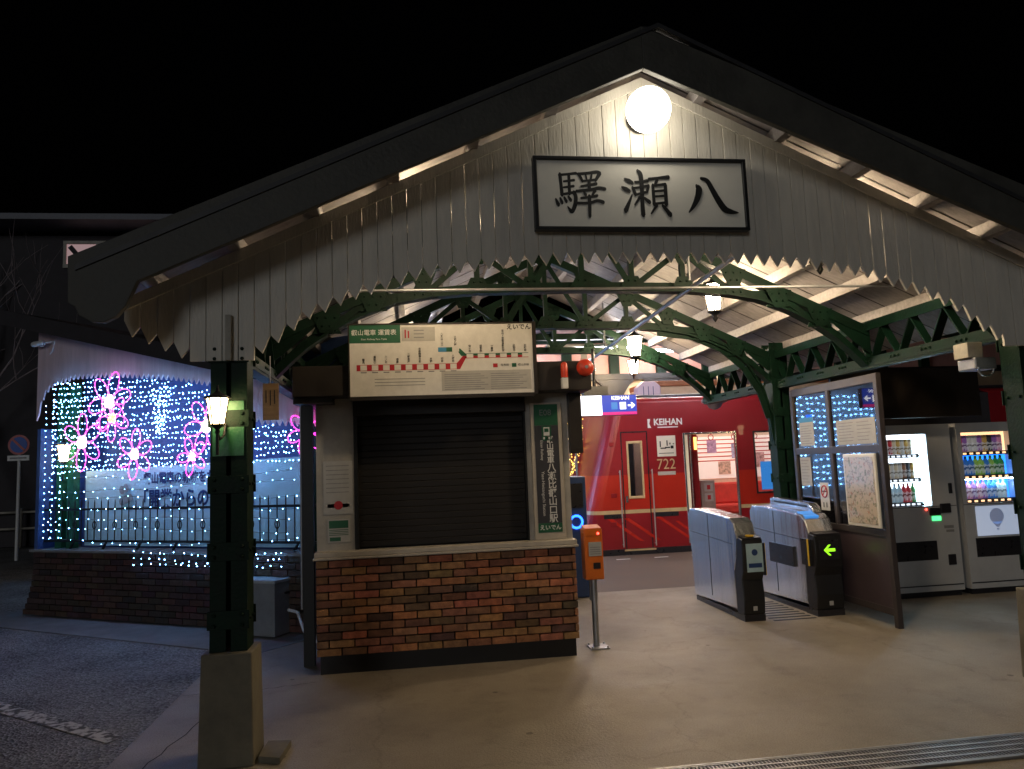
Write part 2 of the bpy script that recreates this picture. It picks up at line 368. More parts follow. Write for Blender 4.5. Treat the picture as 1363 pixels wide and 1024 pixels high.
# hairline joints in the concrete apron
jm = MB(); rj = random.Random(8)
for (a, b) in (((-1.66, 5.75), (-1.2, 5.9)), ((-1.5, 4.3), (-1.28, 5.75)), ((-1.2, 5.75), (-.75, 5.85))):
    pp_ = [(a[0] + (b[0] - a[0]) * q_ / 14 + rj.uniform(-.012, .012), a[1] + (b[1] - a[1]) * q_ / 14 + rj.uniform(-.012, .012)) for q_ in range(15)]
    for u_, v_ in zip(pp_, pp_[1:]): jm.add([(u_[0], u_[1], .002), (u_[0] + .007, u_[1] - .004, .002), (v_[0] + .007, v_[1] - .004, .002), (v_[0], v_[1], .002)], [(0, 1, 2, 3)])
tag(jm.build('floor_crack', M_mort), kind='structure')

# drain cover along the front edge, and the floor drain between the gates
t = thing('drain_cover', 'long perforated steel drain cover across the front of the concrete floor', 'drain cover', (3.4, 3.6, 0))
g = MB()
for k in range(5): g.box(0.4, 6.6, 3.505 + k * 0.058, 3.505 + k * 0.058 + 0.014, 0.003, 0.011)
for k in range(310): g.box(0.41 + k * 0.02, 0.4165 + k * 0.02, 3.505, 3.745, 0.004, 0.009)
g.build('bars', M_galv, t)
MB().box(0.4, 6.6, 3.49, 3.502, 0.001, 0.013).box(0.4, 6.6, 3.748, 3.76, 0.001, 0.013).build('rim', M_galv, t)
MB().box(0.41, 6.59, 3.503, 3.747, 0.0005, 0.0025).build('channel', M_black, t)
t = thing('floor_drain', 'slotted floor drain set in concrete between the two ticket gates', 'floor drain', (3.55, 7.1, 0))
g = MB()
for k in range(9): g.box(3.32, 3.74, 6.72 + k * 0.105, 6.75 + k * 0.105, 0.001, 0.005)
g.build('slots', M_black, t)

# ------------------------------------------------------------------ station roof and gable
XC = 1.513; SL = 0.458; ZA = 3.984; YF = 4.35; YB = 4.0; YE = 10.0
ZS = ZA + .085
def zs(x): return ZA - SL * abs(x - XC)
def zr(x): return ZS - SL * abs(x - XC)
roof = thing('station_roof', 'cream boarded station gable roof with zigzag fascia and deep eaves', 'roof', (XC, YF, 0))
arch = [(0.0, 2.80), (0.6, 2.79), (1.08, 2.755), (1.45, 2.70), (1.84, 2.575), (2.1, 2.46), (2.26, 2.33), (2.4, 2.235), (2.55, 2.205), (2.75, 2.235), (2.95, 2.33), (3.1, 2.40)]
m = MB(); w = 0.0885; n = 35; rg = random.Random(3)
for k in range(-n, n):
    x0, x1 = XC + k * w + 0.0014, XC + (k + 1) * w - 0.0014
    xm = (x0 + x1) / 2; d = rg.uniform(0, 0.004)
    ca = interp(arch, abs(xm - XC)); nn = 0.075
    za, zb = interp(arch, abs(x0 - XC)) + nn * .55, interp(arch, abs(x1 - XC)) + nn * .55
    if 2.42 < abs(xm - XC) < 2.7: za = zb = ca = 2.2
    poly = [(x0, zs(x0) - .002), (x0, za)] + [(xm, ca - nn * .45 if za != ca else ca)] + [(x1, zb), (x1, zs(x1) - .002)]
    if x0 < XC < x1: poly.append((XC, ZA - .002))
    m.prism(poly, YF + d, YF + 0.02 + d)
m.build('gable_boards', M_cream, roof, bevel=0.003)
# flat trim under the soffit
for sgn, nm in ((-1, 'l'), (1, 'r')):
    a = XC; b = XC + sgn * 3.1
    MB().prism([(a, ZA - .004), (b, zs(b) - .004), (b, zs(b) - .075), (a, ZA - .075)], YF - 0.014, YF - 0.002).build('gable_trim', M_cream, roof, bevel=0.003)
    # barge board with rounded foot
    e = XC + sgn * 3.24
    bs, ts = (.453, .445) if sgn < 0 else (.411, .39); XB = 1.41
    top = lambda x: 4.10 - ts * abs(x - XB)
    bot = lambda x: 3.838 - bs * abs(x - XB)
    q = XC + sgn * 2.9
    poly = [(XB, top(XB)), (XB, bot(XB)), (q, bot(q))]
    foot = [(2.93, 2.50), (2.955, 2.44), (3.0, 2.385), (3.06, 2.355), (3.12, 2.36), (3.18, 2.395), (3.2, 2.44), (3.235, 2.46)]
    poly += [(XC + sgn * fx, fz + 0.0) for fx, fz in foot] + [(e, top(e))]
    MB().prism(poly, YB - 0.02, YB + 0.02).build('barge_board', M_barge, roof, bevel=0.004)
    ee = XC + sgn * (3.19 if sgn < 0 else 3.3)
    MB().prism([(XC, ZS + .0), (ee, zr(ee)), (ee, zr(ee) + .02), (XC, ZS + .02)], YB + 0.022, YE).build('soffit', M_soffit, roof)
    mm = MB()
    for i in range(15):
        yy = YB + 0.4 + i * 0.4
        mm.prism([(XC + sgn * .02, ZS - .003 - .01), (ee, zr(ee) - .003), (ee, zr(ee) - .0005), (XC + sgn * .02, ZS - .0095)], yy, yy + .012)
    mm.build('board_joint', M_dark, roof)
    MB().prism([(XC, ZS + .024), (ee + sgn * .01, zr(ee + sgn * .01) + .024), (ee + sgn * .01, zr(ee + sgn * .01) + .052), (XC, ZS + .052)], YB - 0.03, YE + .1).build('roof_sheet', M_roof, roof)
    for off in ((.60, 1.1, 1.58, 2.05, 2.5, 2.95) if sgn < 0 else (.37, .91, 1.42, 1.88, 2.32, 2.75)):
        px = XC + sgn * off; z = zr(px)
        MB().prism([(px - .035, z - .0 + .012), (px + .035, z + .012 ), (px + .035, z - .085), (px - .035, z - .085)], YB + 0.021, YE).build('purlin', M_soffit, roof, bevel=0.003)
MB().box(XC - .09, XC + .09, YB + .05, YE, ZS + .052, ZS + .08).build('ridge_cap', M_roof, roof, bevel=.01)
# clip above the near column
MB().box(-1.03, -1.0, YF - .03, YF - .004, 2.2, 2.46).build('joint_cover', M_creamd, roof)

# ------------------------------------------------------------------ iron columns
def bolts(m, pts, r=0.013, axis='y', d=-1, h=0.014):
    for p in pts: m.lathe([(r, 0), (r, h * .5 * d), (r * .55, h * d)], p, 6, axis)
def make_column(name, label, loc, top, ped=0.59, pw=0.145, green=M_green, group=None):
    t = thing(name, label, 'column', loc, 0, group)
    if ped:
        tp = pw - .012
        p = MB().add([(-pw, -pw, 0), (pw, -pw, 0), (pw, pw, 0), (-pw, pw, 0), (-tp, -tp, ped), (tp, -tp, ped), (tp, tp, ped), (-tp, tp, ped)],
                     [(0, 3, 2, 1), (4, 5, 6, 7), (0, 1, 5, 4), (1, 2, 6, 5), (2, 3, 7, 6), (3, 0, 4, 7)])
        p.build('pedestal', M_ped, t, bevel=.008, world=False)
    for s in (-1, 1):
        c = MB(); xa, xb = (-.1, -.012) if s < 0 else (.012, .1)
        c.box(xa, xb, -.085, -.075, ped, top).box(xa, xb, .075, .085, ped, top)
        xw = -.1 if s < 0 else .09
        c.box(xw, xw + .01, -.0749, .0749, ped, top)
        c.build('channel', green, t, world=False, bevel=.002)
    z = ped + .12; k = 0
    pl = MB(); bo = MB()
    while z < top:
        pl.box(-.112, .112, -.095, -.086, z, z + .1); pl.box(-.112, .112, .086, .095, z, z + .1)
        bolts(bo, [(sx * .075, -.095, z + .05 + sz * .028) for sx in (-1, 1) for sz in (-1, 1)], .011)
        bolts(bo, [(sx * .1, y, z + .05) for sx in (-1,) for y in (-.05, .05)], .011, 'x', -1)
        bolts(bo, [(.1, y, z + .05) for y in (-.05, .05)], .011, 'x', 1)
        z += .37
    pl.build('tie_plate', green, t, world=False, bevel=.002); bo.build('bolts', green, t, world=False)
    return t
c1 = make_column('iron_column', 'dark green riveted column on cream pedestal carrying a lit lantern', (-1.02, 4.45, 0), 2.5)
MB().box(-.085, .085, -.0949, -.0855, 1.66, 1.97).build('face_plate', M_greenl, c1, world=False)  # brighter green patch paints in the lantern's light on the column
make_column('iron_column', 'green riveted column on cream pedestal in front of the vending machines', (4.16, 4.5, 0), 2.5, ped=.59)
make_column('iron_column', 'dark green riveted column behind the glass partition, beside the ticket gate', (4.17, 7.95, 0), 2.75, ped=0.0)
MB().prism([(-.86, 4.35), (-.74, 4.30), (-.72, 4.56), (-.85, 4.58)], 0.001, .035, 'z').build('stone_wedge', M_ped)
tag(bpy.data.objects['stone_wedge'], 'small pale stone wedge lying at the foot of the near pedestal', 'stone')
# ------------------------------------------------------------------ trusses and side girders
def make_truss(label):
    t = thing('roof_truss', label, 'roof truss', (XC, 0, 0), 0, 'arched iron trusses under the roof')
    H = 2.65
    def top(o): return 3.84 - SL * abs(o)
    low = [(0.0, 3.03), (.9, 3.02), (1.3, 2.99), (1.6, 2.94), (1.9, 2.83), (2.15, 2.70), (2.35, 2.56), (2.5, 2.42), (2.62, 2.3)]
    def lo(o): return interp(low, abs(o))
    for s in (-1, 1):
        MB().bar((XC + s * H, 0, top(H)), (XC + s * .01, 0, top(0)), .09, .085, (0, 0, 1)).build('top_chord', M_green, t, bevel=.003)
        m = MB()
        pts = [(o, z) for o, z in low]
        for (a, za), (b, zb) in zip(pts, pts[1:]):
            m.bar((XC + s * a, 0, za), (XC + s * (b + .006), 0, zb - .004), .11, .018); m.bar((XC + s * a, 0, za + .045), (XC + s * (b + .004), 0, zb + .04), .016, .075)
        m.build('arched_chord', M_green, t)
    m = MB(); g = MB(); b = MB()
    nodes = [0, .45, .92, 1.38, 1.8, 2.18]
    for s in (-1, 1):
        for i, o in enumerate(nodes):
            if not (o == 0 and s > 0): m.bar((XC + s * o, 0, lo(o)), (XC + s * o, 0, top(o)), .045, .045)
            if i < 5:
                o2 = nodes[i + 1]
                if i % 2: m.bar((XC + s * o, .018, lo(o) + .03), (XC + s * o2, .018, top(o2) - .02), .012, .05)
                else: m.bar((XC + s * o, -.018, top(o) - .03), (XC + s * o2, -.018, lo(o2) + .02), .012, .05)
            x = XC + s * o; z = lo(o); gw = .10
            if not (o == 0 and s > 0):
                g = MB(); g.prism([(x - gw * 1.2, z), (x + gw * 1.2, z), (x + gw * .55, z + .13), (x - gw * .55, z + .13)], -.030, -.024)
                zt = top(o); g.prism([(x - gw * 1.2, zt + .0 - SL * s * 0), (x + gw * 1.2, zt), (x + gw * .5, zt - .16), (x - gw * .5, zt - .16)], -.054, -.048); g2_ = MB(); g2_.v = g.v[8:]; g2_.f = [tuple(q_ - 8 for q_ in f_) for f_ in g.f[6:]]; g2_.t = g.t[6:]; g2_.sm = g.sm[6:]; g.v = g.v[:8]; g.f = g.f[:6]; g.t = g.t[:6]; g.sm = g.sm[:6]
                g.build('gusset_plate', M_green, t); g2_.build('gusset_plate', M_green, t)
                bolts(b, [(x + dx, -.030, z + dz) for dx, dz in ((-.07, .03), (-.0, .03), (.07, .03), (-.03, .09), (.03, .09))], .010)
                bolts(b, [(x + dx, -.054, zt - dz) for dx, dz in ((-.07, .03), (0, .03), (.07, .03), (-.03, .1), (.03, .1))], .010)
        # heel gusset
        x = XC + s * 2.5
        MB().prism([(XC + s * 2.22, top(2.22) - .04), (XC + s * 2.66, top(2.66) + .0), (XC + s * 2.66, 2.42), (XC + s * 2.52, 2.52)], -.0301, -.0241).build('gusset_plate', M_green, t)
    m.build('web_bars', M_green, t); b.build('rivets', M_green, t)
    return t
tr = make_truss('arched green iron truss nearest the front, behind the zigzag boards'); tr.location = (XC, 4.62, 0)
for y, lb in ((6.2, 'arched green iron truss second from the front, above the kiosk counter'), (7.95, 'arched green iron truss above the ticket gates, third from the front'), (9.75, 'arched green iron truss farthest back, next to the platform')):
    c = copy_tree(tr); c.location = (XC, y, 0); c['label'] = lb
kb = [(1.3, 3.0), (1.7, 2.95), (2.05, 2.8), (2.3, 2.58), (2.47, 2.3), (2.56, 2.0), (2.59, 1.7)]
for yy in (7.95,):
    par = [o for o in col.objects if o.name.startswith('roof_truss') and abs(o.location.y - yy) < .01][0]
    for s_ in (-1, 1):
        q = MB()
        for (a, za), (b, zb) in zip(kb, kb[1:]): q.bar((XC + s_ * a, yy, za), (XC + s_ * b, yy, zb - .003), .09, .016); q.bar((XC + s_ * (a - .03), yy, za - .04), (XC + s_ * (b - .03), yy, zb - .04), .014, .07)
        q.build('knee_brace', M_green, par)
def make_girder(label, X, s):
    t = thing('side_girder', label, 'girder', (X, 4.5, 2.3), 0, 'lattice side girders between columns')
    MB().box(X - .05, X + .05, 4.4, 10.0, 2.285, 2.305).box(X - s * .05 - .006, X - s * .05 + .006, 4.4, 10.0, 2.3051, 2.385).build('bottom_chord', M_green, t)
    MB().box(X - .045, X + .045, 4.4, 10.0, 2.70, 2.715).box(X - s * .045 - .006, X - s * .045 + .006, 4.4, 10.0, 2.63, 2.6999).build('top_chord', M_green, t)
    m = MB(); b = MB()
    for k in range(14):
        y = 4.6 + k * .39
        m.bar((X, y, 2.36), (X, y + .195, 2.66), .012, .075, (1, 0, 0)); m.bar((X + .016, y + .195, 2.66), (X + .016, y + .39, 2.36), .012, .075, (1, 0, 0))
        bolts(b, [(X - s * .056, y + dy, 2.345) for dy in (-.05, 0, .05)], .012, 'x', -s)
    m.build('lattice_bars', M_green, t); b.build('rivets', M_green, t)
    return t
make_girder('green lattice girder above the glass partition and vending machines', 4.17, 1)
make_girder('green lattice girder over the shuttered kiosk', -1.13, -1)
t = MB().tube([(-1.1, 5.6, 2.90), (4.15, 5.6, 2.915)], .011, 6).build('tie_rod', M_galv); tag(t, 'thin pale tie rod stretched across below the roof boards', 'rod')
t = MB().tube([(2.42, 4.45, 3.04), (2.4, 9.6, 2.89)], .02, 8).tube([(2.42, 6.0, 3.07), (2.42, 6.0, 3.5)], .012, 6).tube([(2.4, 8.8, 2.9), (2.4, 8.8, 3.5)], .012, 6).build('conduit', M_galv); tag(t, 'straight grey conduit running back under the roof beside hanging lanterns', 'conduit')

# ------------------------------------------------------------------ name board and globe lamp
t = thing('name_board', 'large ivory board with black brush lettering under the gable peak', 'sign', (1.487, YF - .05, 2.98))
MB().prism([(.80, 2.975), (2.125, 2.975), (2.125, 3.40), (.80, 3.40)], YF - .055, YF - .022).build('panel', M_board, t)
fr = MB()
fr.box(.777, 2.148, YF - .075, YF - .02, 3.4001, 3.42).box(.777, 2.148, YF - .075, YF - .02, 2.955, 2.9749).box(.777, .7999, YF - .075, YF - .02, 2.975, 3.40).box(2.1251, 2.148, YF - .075, YF - .02, 2.975, 3.40)
fr.build('frame', M_black, t, bevel=.003)
Z1 = (730, 220, 9.736); Z2 = (810, 215, 7.174)
def K(zm, pts): return [((zm[0] + x / zm[2]), (zm[1] + y / zm[2]), w / zm[2]) for x, y, w in pts]
ST = [K(Z1, p) for p in (
    [(146, 128, 40), (160, 260, 36), (176, 408, 42)], [(135, 142, 30), (250, 128, 30), (350, 113, 34)], [(258, 128, 34), (264, 260, 34), (270, 392, 36)],
    [(195, 226, 24), (325, 206, 32)], [(195, 306, 24), (320, 286, 32)], [(168, 402, 28), (335, 366, 34)], [(322, 366, 42), (348, 430, 44), (338, 540, 46), (300, 625, 44), (268, 590, 30), (245, 555, 8)],
    [(97, 462, 22), (130, 540, 46)], [(152, 448, 24), (176, 512, 40)], [(202, 436, 24), (230, 494, 38)], [(254, 424, 26), (284, 474, 40)],
    [(382, 120, 36), (408, 170, 34), (432, 218, 30)], [(370, 122, 32), (500, 108, 34), (610, 90, 38), (652, 106, 44)], [(650, 108, 46), (622, 160, 38), (598, 204, 30)],
    [(470, 124, 20), (486, 200, 22)], [(548, 118, 22), (538, 196, 24)], [(430, 216, 24), (598, 192, 26)],
    [(415, 286, 26), (520, 264, 30), (608, 246, 36)], [(514, 212, 38), (520, 325, 36)], [(356, 352, 34), (540, 326, 34), (640, 302, 38), (718, 312, 40)],
    [(446, 352, 20), (474, 398, 38)], [(592, 336, 38), (556, 400, 22)], [(415, 442, 26), (520, 424, 30), (618, 404, 34)], [(362, 512, 36), (520, 502, 32), (620, 470, 36), (696, 488, 44)], [(518, 412, 40), (524, 560, 40), (526, 684, 34)])]
ST += [K(Z2, p) for p in (
    [(140, 162, 18), (180, 180, 38), (216, 200, 26)], [(116, 243, 20), (150, 262, 40), (186, 280, 30)], [(212, 312, 10), (180, 395, 28), (150, 468, 42)],
    [(264, 78, 26), (292, 120, 40), (304, 250, 36), (308, 380, 34), (316, 506, 38)], [(240, 192, 22), (300, 186, 22), (358, 174, 30)], [(216, 242, 24), (244, 312, 28)], [(214, 250, 20), (300, 238, 20), (368, 222, 28)],
    [(368, 226, 26), (350, 284, 22)], [(246, 312, 20), (355, 282, 22)], [(286, 332, 26), (236, 412, 14)], [(322, 338, 20), (376, 380, 36)],
    [(372, 158, 26), (460, 146, 24), (558, 134, 36)], [(452, 158, 28), (428, 212, 20)], [(408, 214, 26), (420, 402, 28)], [(410, 222, 22), (528, 204, 28)], [(528, 206, 30), (536, 402, 32)],
    [(420, 276, 20), (526, 262, 22)], [(420, 326, 20), (526, 314, 22)], [(420, 396, 22), (530, 380, 22)], [(446, 406, 28), (390, 492, 12)], [(500, 406, 24), (574, 494, 42)],
    [(832, 210, 30), (854, 244, 56), (836, 330, 50), (795, 410, 32), (754, 466, 10)], [(876, 138, 26), (935, 160, 40), (985, 245, 46), (1040, 340, 54), (1100, 420, 58), (1165, 445, 42), (1236, 452, 8)])]
def sgn_map(px, py):
    u = (px - 709 - 5 * (py - 210) / 100) / 283.5; v = (py - (210 - 2 * u)) / (101 - 8 * u)
    return .777 + u * 1.371, 3.42 - v * .465
lm = MB()
for i, st in enumerate(ST):
    if i in (24, 42): lm.build('character', M_ink, t); lm = MB()
    P = [sgn_map(x, y) for x, y, w_ in st]; Wd = [w_ * .0054 for x, y, w_ in st]
    # resample
    S2 = []
    for k in range(len(P) - 1):
        p0 = P[max(k - 1, 0)]; p1 = P[k]; p2 = P[k + 1]; p3 = P[min(k + 2, len(P) - 1)]
        for j in range(6):
            tt = j / 6
            f = lambda a, b, c, d: 0.5 * (2 * b + (c - a) * tt + (2 * a - 5 * b + 4 * c - d) * tt * tt + (3 * b - a - 3 * c + d) * tt ** 3)
            S2.append((f(p0[0], p1[0], p2[0], p3[0]), f(p0[1], p1[1], p2[1], p3[1]), Wd[k] + (Wd[k + 1] - Wd[k]) * tt))
    S2.append((*P[-1], Wd[-1]))
    Lf, Rt = [], []
    for k, (x, z, ww) in enumerate(S2):
        a = S2[max(k - 1, 0)]; b = S2[min(k + 1, len(S2) - 1)]; dx, dz = b[0] - a[0], b[1] - a[1]; l = math.hypot(dx, dz) or 1
        nx, nz = -dz / l, dx / l
        Lf.append((x + nx * ww / 2, z + nz * ww / 2)); Rt.append((x - nx * ww / 2, z - nz * ww / 2))
    y = YF - .0556 - i * .00012
    vs = [(p[0], y, p[1]) for p in Lf] + [(p[0], y, p[1]) for p in Rt]; kk = len(Lf)
    lm.add(vs, [(j, j + 1, kk + j + 1, kk + j) for j in range(kk - 1)])
    for end, sg in ((0, -1), (-1, 1)):      # rounded brush ends
        x, z, ww = S2[end]; a = S2[1] if end == 0 else S2[-2]; an = math.atan2(z - a[1], x - a[0])
        lm.add([(x + ww / 2 * math.cos(an - math.pi / 2 + math.pi * q / 6) * (0.75), y - .00006, z + ww / 2 * math.sin(an - math.pi / 2 + math.pi * q / 6)) for q in range(7)], [tuple(range(7))])
lm.build('character', M_ink, t)
t = thing('globe_lamp', 'round white globe lamp glowing at the peak of the gable', 'lamp', (1.48, YF - .21, 3.66))
MB().sphere((1.48, YF - .21, 3.662), .136, 32, 20).build('globe', E_globe, t)
MB().lathe([(.085, 0), (.085, -.03), (.07, -.05), (.06, -.13)], (1.487, YF - .002, 3.69), 24, 'y').build('base', M_black, t)

# ------------------------------------------------------------------ lanterns
def make_lantern(label, scale=1.0, glow=E_lant, bracket=None, hang=0.0, group=None):
    t = thing('lantern', label, 'lantern', (0, 0, 0), 0, group)
    s = scale; n = 6
    def ring(r, z, rot=0): return [(r * math.cos(2 * math.pi * (j + rot) / n), r * math.sin(2 * math.pi * (j + rot) / n), z) for j in range(n)]
    a, b = ring(.078 * s, .10 * s), ring(.048 * s, -.09 * s)
    g = MB().add(a + b, [(j, (j + 1) % n, n + (j + 1) % n, n + j) for j in range(n)])
    g.build('glass', glow, t, world=False)
    f = MB()
    for j in range(n): f.bar([c * 1.03 for c in a[j]], [c * 1.03 for c in b[j]], .009 * s, .009 * s)
    f.lathe([(.056 * s, -.10 * s), (.054 * s, -.09 * s), (.03 * s, -.115 * s), (.014 * s, -.13 * s), (.02 * s, -.15 * s), (.004 * s, -.175 * s)], (0, 0, 0), 12)
    f.build('frame', M_black, t, world=False)
    MB().lathe([(.098 * s, .098 * s), (.1 * s, .106 * s), (.07 * s, .122 * s), (.03 * s, .14 * s), (.012 * s, .16 * s), (.006 * s, .2 * s)], (0, 0, 0), 16).build('cap', M_black, t, world=False)
    if hang: MB().tube([(0, 0, .2 * s), (0, 0, .2 * s + hang)], .008, 6).build('rod', M_black, t, world=False)
    if bracket:
        bx, by = bracket
        MB().tube([(0, 0, -.16 * s), (bx * .3, by * .3, -.2 * s), (bx * .8, by * .8, -.17 * s), (bx, by, -.08 * s)], .008, 6).tube([(0, 0, -.15 * s), (0, 0, -.32 * s)], .009, 6).build('bracket', M_black, t, world=False)
    return t
L0 = make_lantern('largest looking hanging lantern, glowing under the roof above the gates', 1.3, E_lant, None, .35, 'lanterns hanging under the roof')
L0.location = (2.95, 6.73, 3.07)
for p, lb in (((2.95, 9.33, 3.02), 'smaller lit lantern hanging farther back, above the platform display sign'), ((3.0, 4.95, 3.07), 'added unseen lit lantern behind the zigzag boards, nearer the vending machines'), ((4.25, 13.6, 3.3), 'farthest lit lantern hanging in front of the platform wall, over the train roof'), ((0.2, 4.95, 3.19), 'added unseen lit lantern behind the zigzag boards, nearer the ticket kiosk'), ((0.15, 8.9, 3.05), 'lit lantern hanging behind the fare map above the kiosk roof')):
    c = copy_tree(L0); c.location = p; c['label'] = lb  # both lanterns behind the zigzag boards are unseen, added to light floor and kiosk
    if 'kiosk' in lb: c.scale = (.62, .62, .62)
lc = make_lantern('lit lantern on a bracket at the near green column', .74, E_lant2, (0.02, .1)); lc.location = (-1.05, 4.24, 1.9)
lf = make_lantern('lit lantern by the green post of the light display', 1.0, E_lant2, (0.1, 0.05)); lf.location = (-4.05, 9.36, 1.88)
lr = make_lantern('lit lantern behind the tops of the vending machines', 1.1, E_lant2, None, .5); lr.location = (7.25, 8.6, 2.1)

# ------------------------------------------------------------------ kiosk
k = thing('ticket_kiosk', 'shuttered ticket kiosk with brick counter front and dark canopy', 'kiosk', (0.28, 6.05, 0))
rg = random.Random(11)
cb = MB().box(-.755, 1.305, 6.045, 8.4, .136, .865).build('counter_core', M_mort, k)
bricks(-.757, 1.307, .138, .862, 6.0, .193, .0605, rg, ((.6, .25, .115), (.11, .065, .045)), gap=.010, depth=.046).build('brick_front', M_brick, k, bevel=.003)
MB().box(-.73, 1.28, 6.04, 8.4, 0.0, .1355).build('plinth', M_black, k)
MB().box(-.775, 1.325, 5.975, 6.14, .8655, .885).box(-.765, 1.315, 5.985, 6.13, .8851, .925).build('counter_sill', M_sill, k, bevel=.006)
MB().box(-.755, -.46, 6.1, 8.4, .9252, 2.2).box(.945, 1.305, 6.1, 8.4, .9252, 2.2).box(-.46, .945, 6.22, 8.4, .9252, 2.2).build('wall', M_kioskw, k)
sh = MB()
for i in range(22): sh.prism([(6.165, .93 + i * .0515), (6.161, .935 + i * .0515), (6.161, .976 + i * .0515), (6.165, .981 + i * .0515), (6.19, .981 + i * .0515), (6.19, .93 + i * .0515)], -.445, .935, 'x')
sho = sh.build('shutter', M_shut, k)
MB().box(-.459, -.43, 6.09, 6.2, .926, 2.12).box(.93, .9445, 6.09, 6.2, .926, 2.12).build('shutter_rail', M_black, k)
text_m = merge(text_mb('本日の営業は', .1, (.2, 6.1549, 1.5)), text_mb('終了しました', .1, (.2, 6.1549, 1.32)))
MB().box(-.459, .944, 6.06, 6.2, 1.985, 2.13).build('shutter_box', M_dark, k, bevel=.004)
MB().box(-.9, 1.47, 5.86, 8.5, 2.131, 2.37).build('canopy', M_dark, k, bevel=.006)
MB().box(-.9, -.6, 5.9, 6.09, 2.08, 2.1305).build('canopy_bracket', M_dark, k)
# notices on the kiosk's left wall
def sheet_thing(name, label, cat, x0, x1, z0, z1, y, m, th=.004):
    t = thing(name, label, cat, ((x0 + x1) / 2, y, z0)); MB().box(x0, x1, y - th, y, z0, z1).build('sheet', m, t); return t
t = sheet_thing('notice', 'pale timetable notice on kiosk wall with a red motif near its foot', 'notice', -.70, -.47, 1.21, 1.63, 6.0985, M_paper)
q = MB()
for i in range(7): q.box(-.68, -.5, 6.094, 6.0945, 1.59 - i * .035, 1.596 - i * .035)
q.build('print', M_grayt, t); MB().lathe([(.035, 0), (.034, -.0008)], (-.585, 6.0944, 1.28), 14, 'y').build('red_motif', M_sred, t)
MB().box(-.67, -.5, 6.0945, 6.0948, 1.262, 1.292).build('heading', M_grayt, t)
t = sheet_thing('poster', 'small dark printed poster on kiosk wall just above the sill', 'poster', -.67, -.5, .99, 1.17, 6.0985, M_paper)
q = MB().box(-.66, -.51, 6.094, 6.0944, 1.10, 1.16).box(-.655, -.57, 6.094, 6.0944, 1.0, 1.03)
for i in range(4): q.box(-.66, -.51, 6.094, 6.0944, 1.045 + i * .013, 1.05 + i * .013)
q.build('print', M_sgreen, t)
# drain pipe left of the kiosk
t = thing('drain_post', 'slim dark post with a pale drain pipe at the kiosk end facing the annex', 'post', (-.86, 6.35, 0))
MB().box(-.895, -.81, 6.32, 6.4, 0, 2.13).build('post', M_black, t); MB().tube([(-.905, 6.33, .45), (-.905, 6.33, 2.1)], .011, 8).build('pipe', M_galv, t)

# fare map
t = thing('fare_map_sign', 'wide white fare table board with red and green railway lines above the shutter', 'sign', (.26, 5.8, 2.13))
y = 5.8
X0, X1, Zb, Zt = -.455, .985, 2.115, 2.675
MB().box(X0, X1, y, y + .04, Zb, Zt).build('panel', M_mapw, t)
MB().box(X0 - .012, X0 - .0005, y - .006, y + .045, Zb - .012, Zt + .012).box(X1 + .0005, X1 + .03, y - .006, y + .045, Zb - .012, Zt + .012).box(X0, X1, y - .006, y + .045, Zt + .0005, Zt + .012).box(X0, X1, y - .006, y + .045, Zb - .03, Zb - .0005).build('frame', M_dark, t)
def fm(u, v): return X0 + u * (X1 - X0), Zt - v * (Zt - Zb)     # fractions of the board
def fbox(mb, u0, v0, u1, v1, d=.0012):
    a, b = fm(u0, v0), fm(u1, v1); mb.box(a[0], b[0], y - d, y - .0002, b[1], a[1]); return mb
fbox(MB(), .0, .0, .272, .255).build('title_block', M_sgreen, t)
a = fm(.13, .11); b = fm(.13, .2)
merge(text_mb('叡山電車 運賃表', .048, (a[0], y - .0013, a[1]), bold=.01), text_mb('Eizan Railway Fare Table', .02, (b[0], y - .0013, b[1]))).build('title', M_twhite, t)
fbox(fbox(MB(), .278, .035, .46, .235), .49, .67, .985, .95).build('grey_block', M_mapg, t)
a = fm(.925, .055); text_mb('えいでん', .05, (a[0], y - .0006, a[1]), bold=.02).build('operator_name', M_ink, t)
rl = MB(); fbox(rl, .035, .56, .575, .645); fbox(rl, .62, .458, .975, .493)
p = [fm(.575, .56), fm(.61, .458), fm(.625, .458), fm(.625, .493), fm(.592, .645), fm(.575, .645)]; rl.prism(p, y - .0012, y - .0003)
fbox(rl, .775, .575, .80, .63); rl.build('red_line', M_sred, t)
gl = MB(); fbox(gl, .52, .33, .56, .395); fbox(gl, .62, .425, .975, .457)
gl.prism([fm(.575, .36), fm(.595, .35), fm(.625, .425), fm(.625, .457), fm(.6, .457)], y - .0012, y - .0003); fbox(gl, .88, .575, .905, .63); gl.build('green_line', M_sgreen, t)
fbox(MB(), .475, .33, .52, .395, .0014).build('here_box', M_sblue, t)
for i in range(9): fbox(MB(), .055 + i * .0605, .566, .09 + i * .0605, .639, .0016).build('station_box', M_mapw, t)
for i in range(6): fbox(MB(), .63 + i * .062, .432, .667 + i * .062, .486, .0016).build('station_box', M_mapw, t)
fbox(MB(), .552, .33, .59, .395, .0016).build('station_box', M_mapw, t)
tk = MB()
def vtxt(s_, u, vb, size=.021):
    a = fm(u, vb); return merge(*[text_mb(c, size, (a[0], y - .0006, a[1] + size * .95 * (len(s_) - 1 - i + .5)), bold=.015) for i, c in enumerate(s_)])
ms = [vtxt(s_, .072 + i * .0605, .545) for i, s_ in enumerate(('鞍馬', '貴船口', '二ノ瀬', '市原', '二軒茶屋', '京都精華大前', '木野', '岩倉', '八幡前'))]
ms += [vtxt(s_, .648 + i * .062, .41) for i, s_ in enumerate(('宝ヶ池', '修学院', '一乗寺', '茶山・京都芸術大学', '元田中', '出町柳'))]
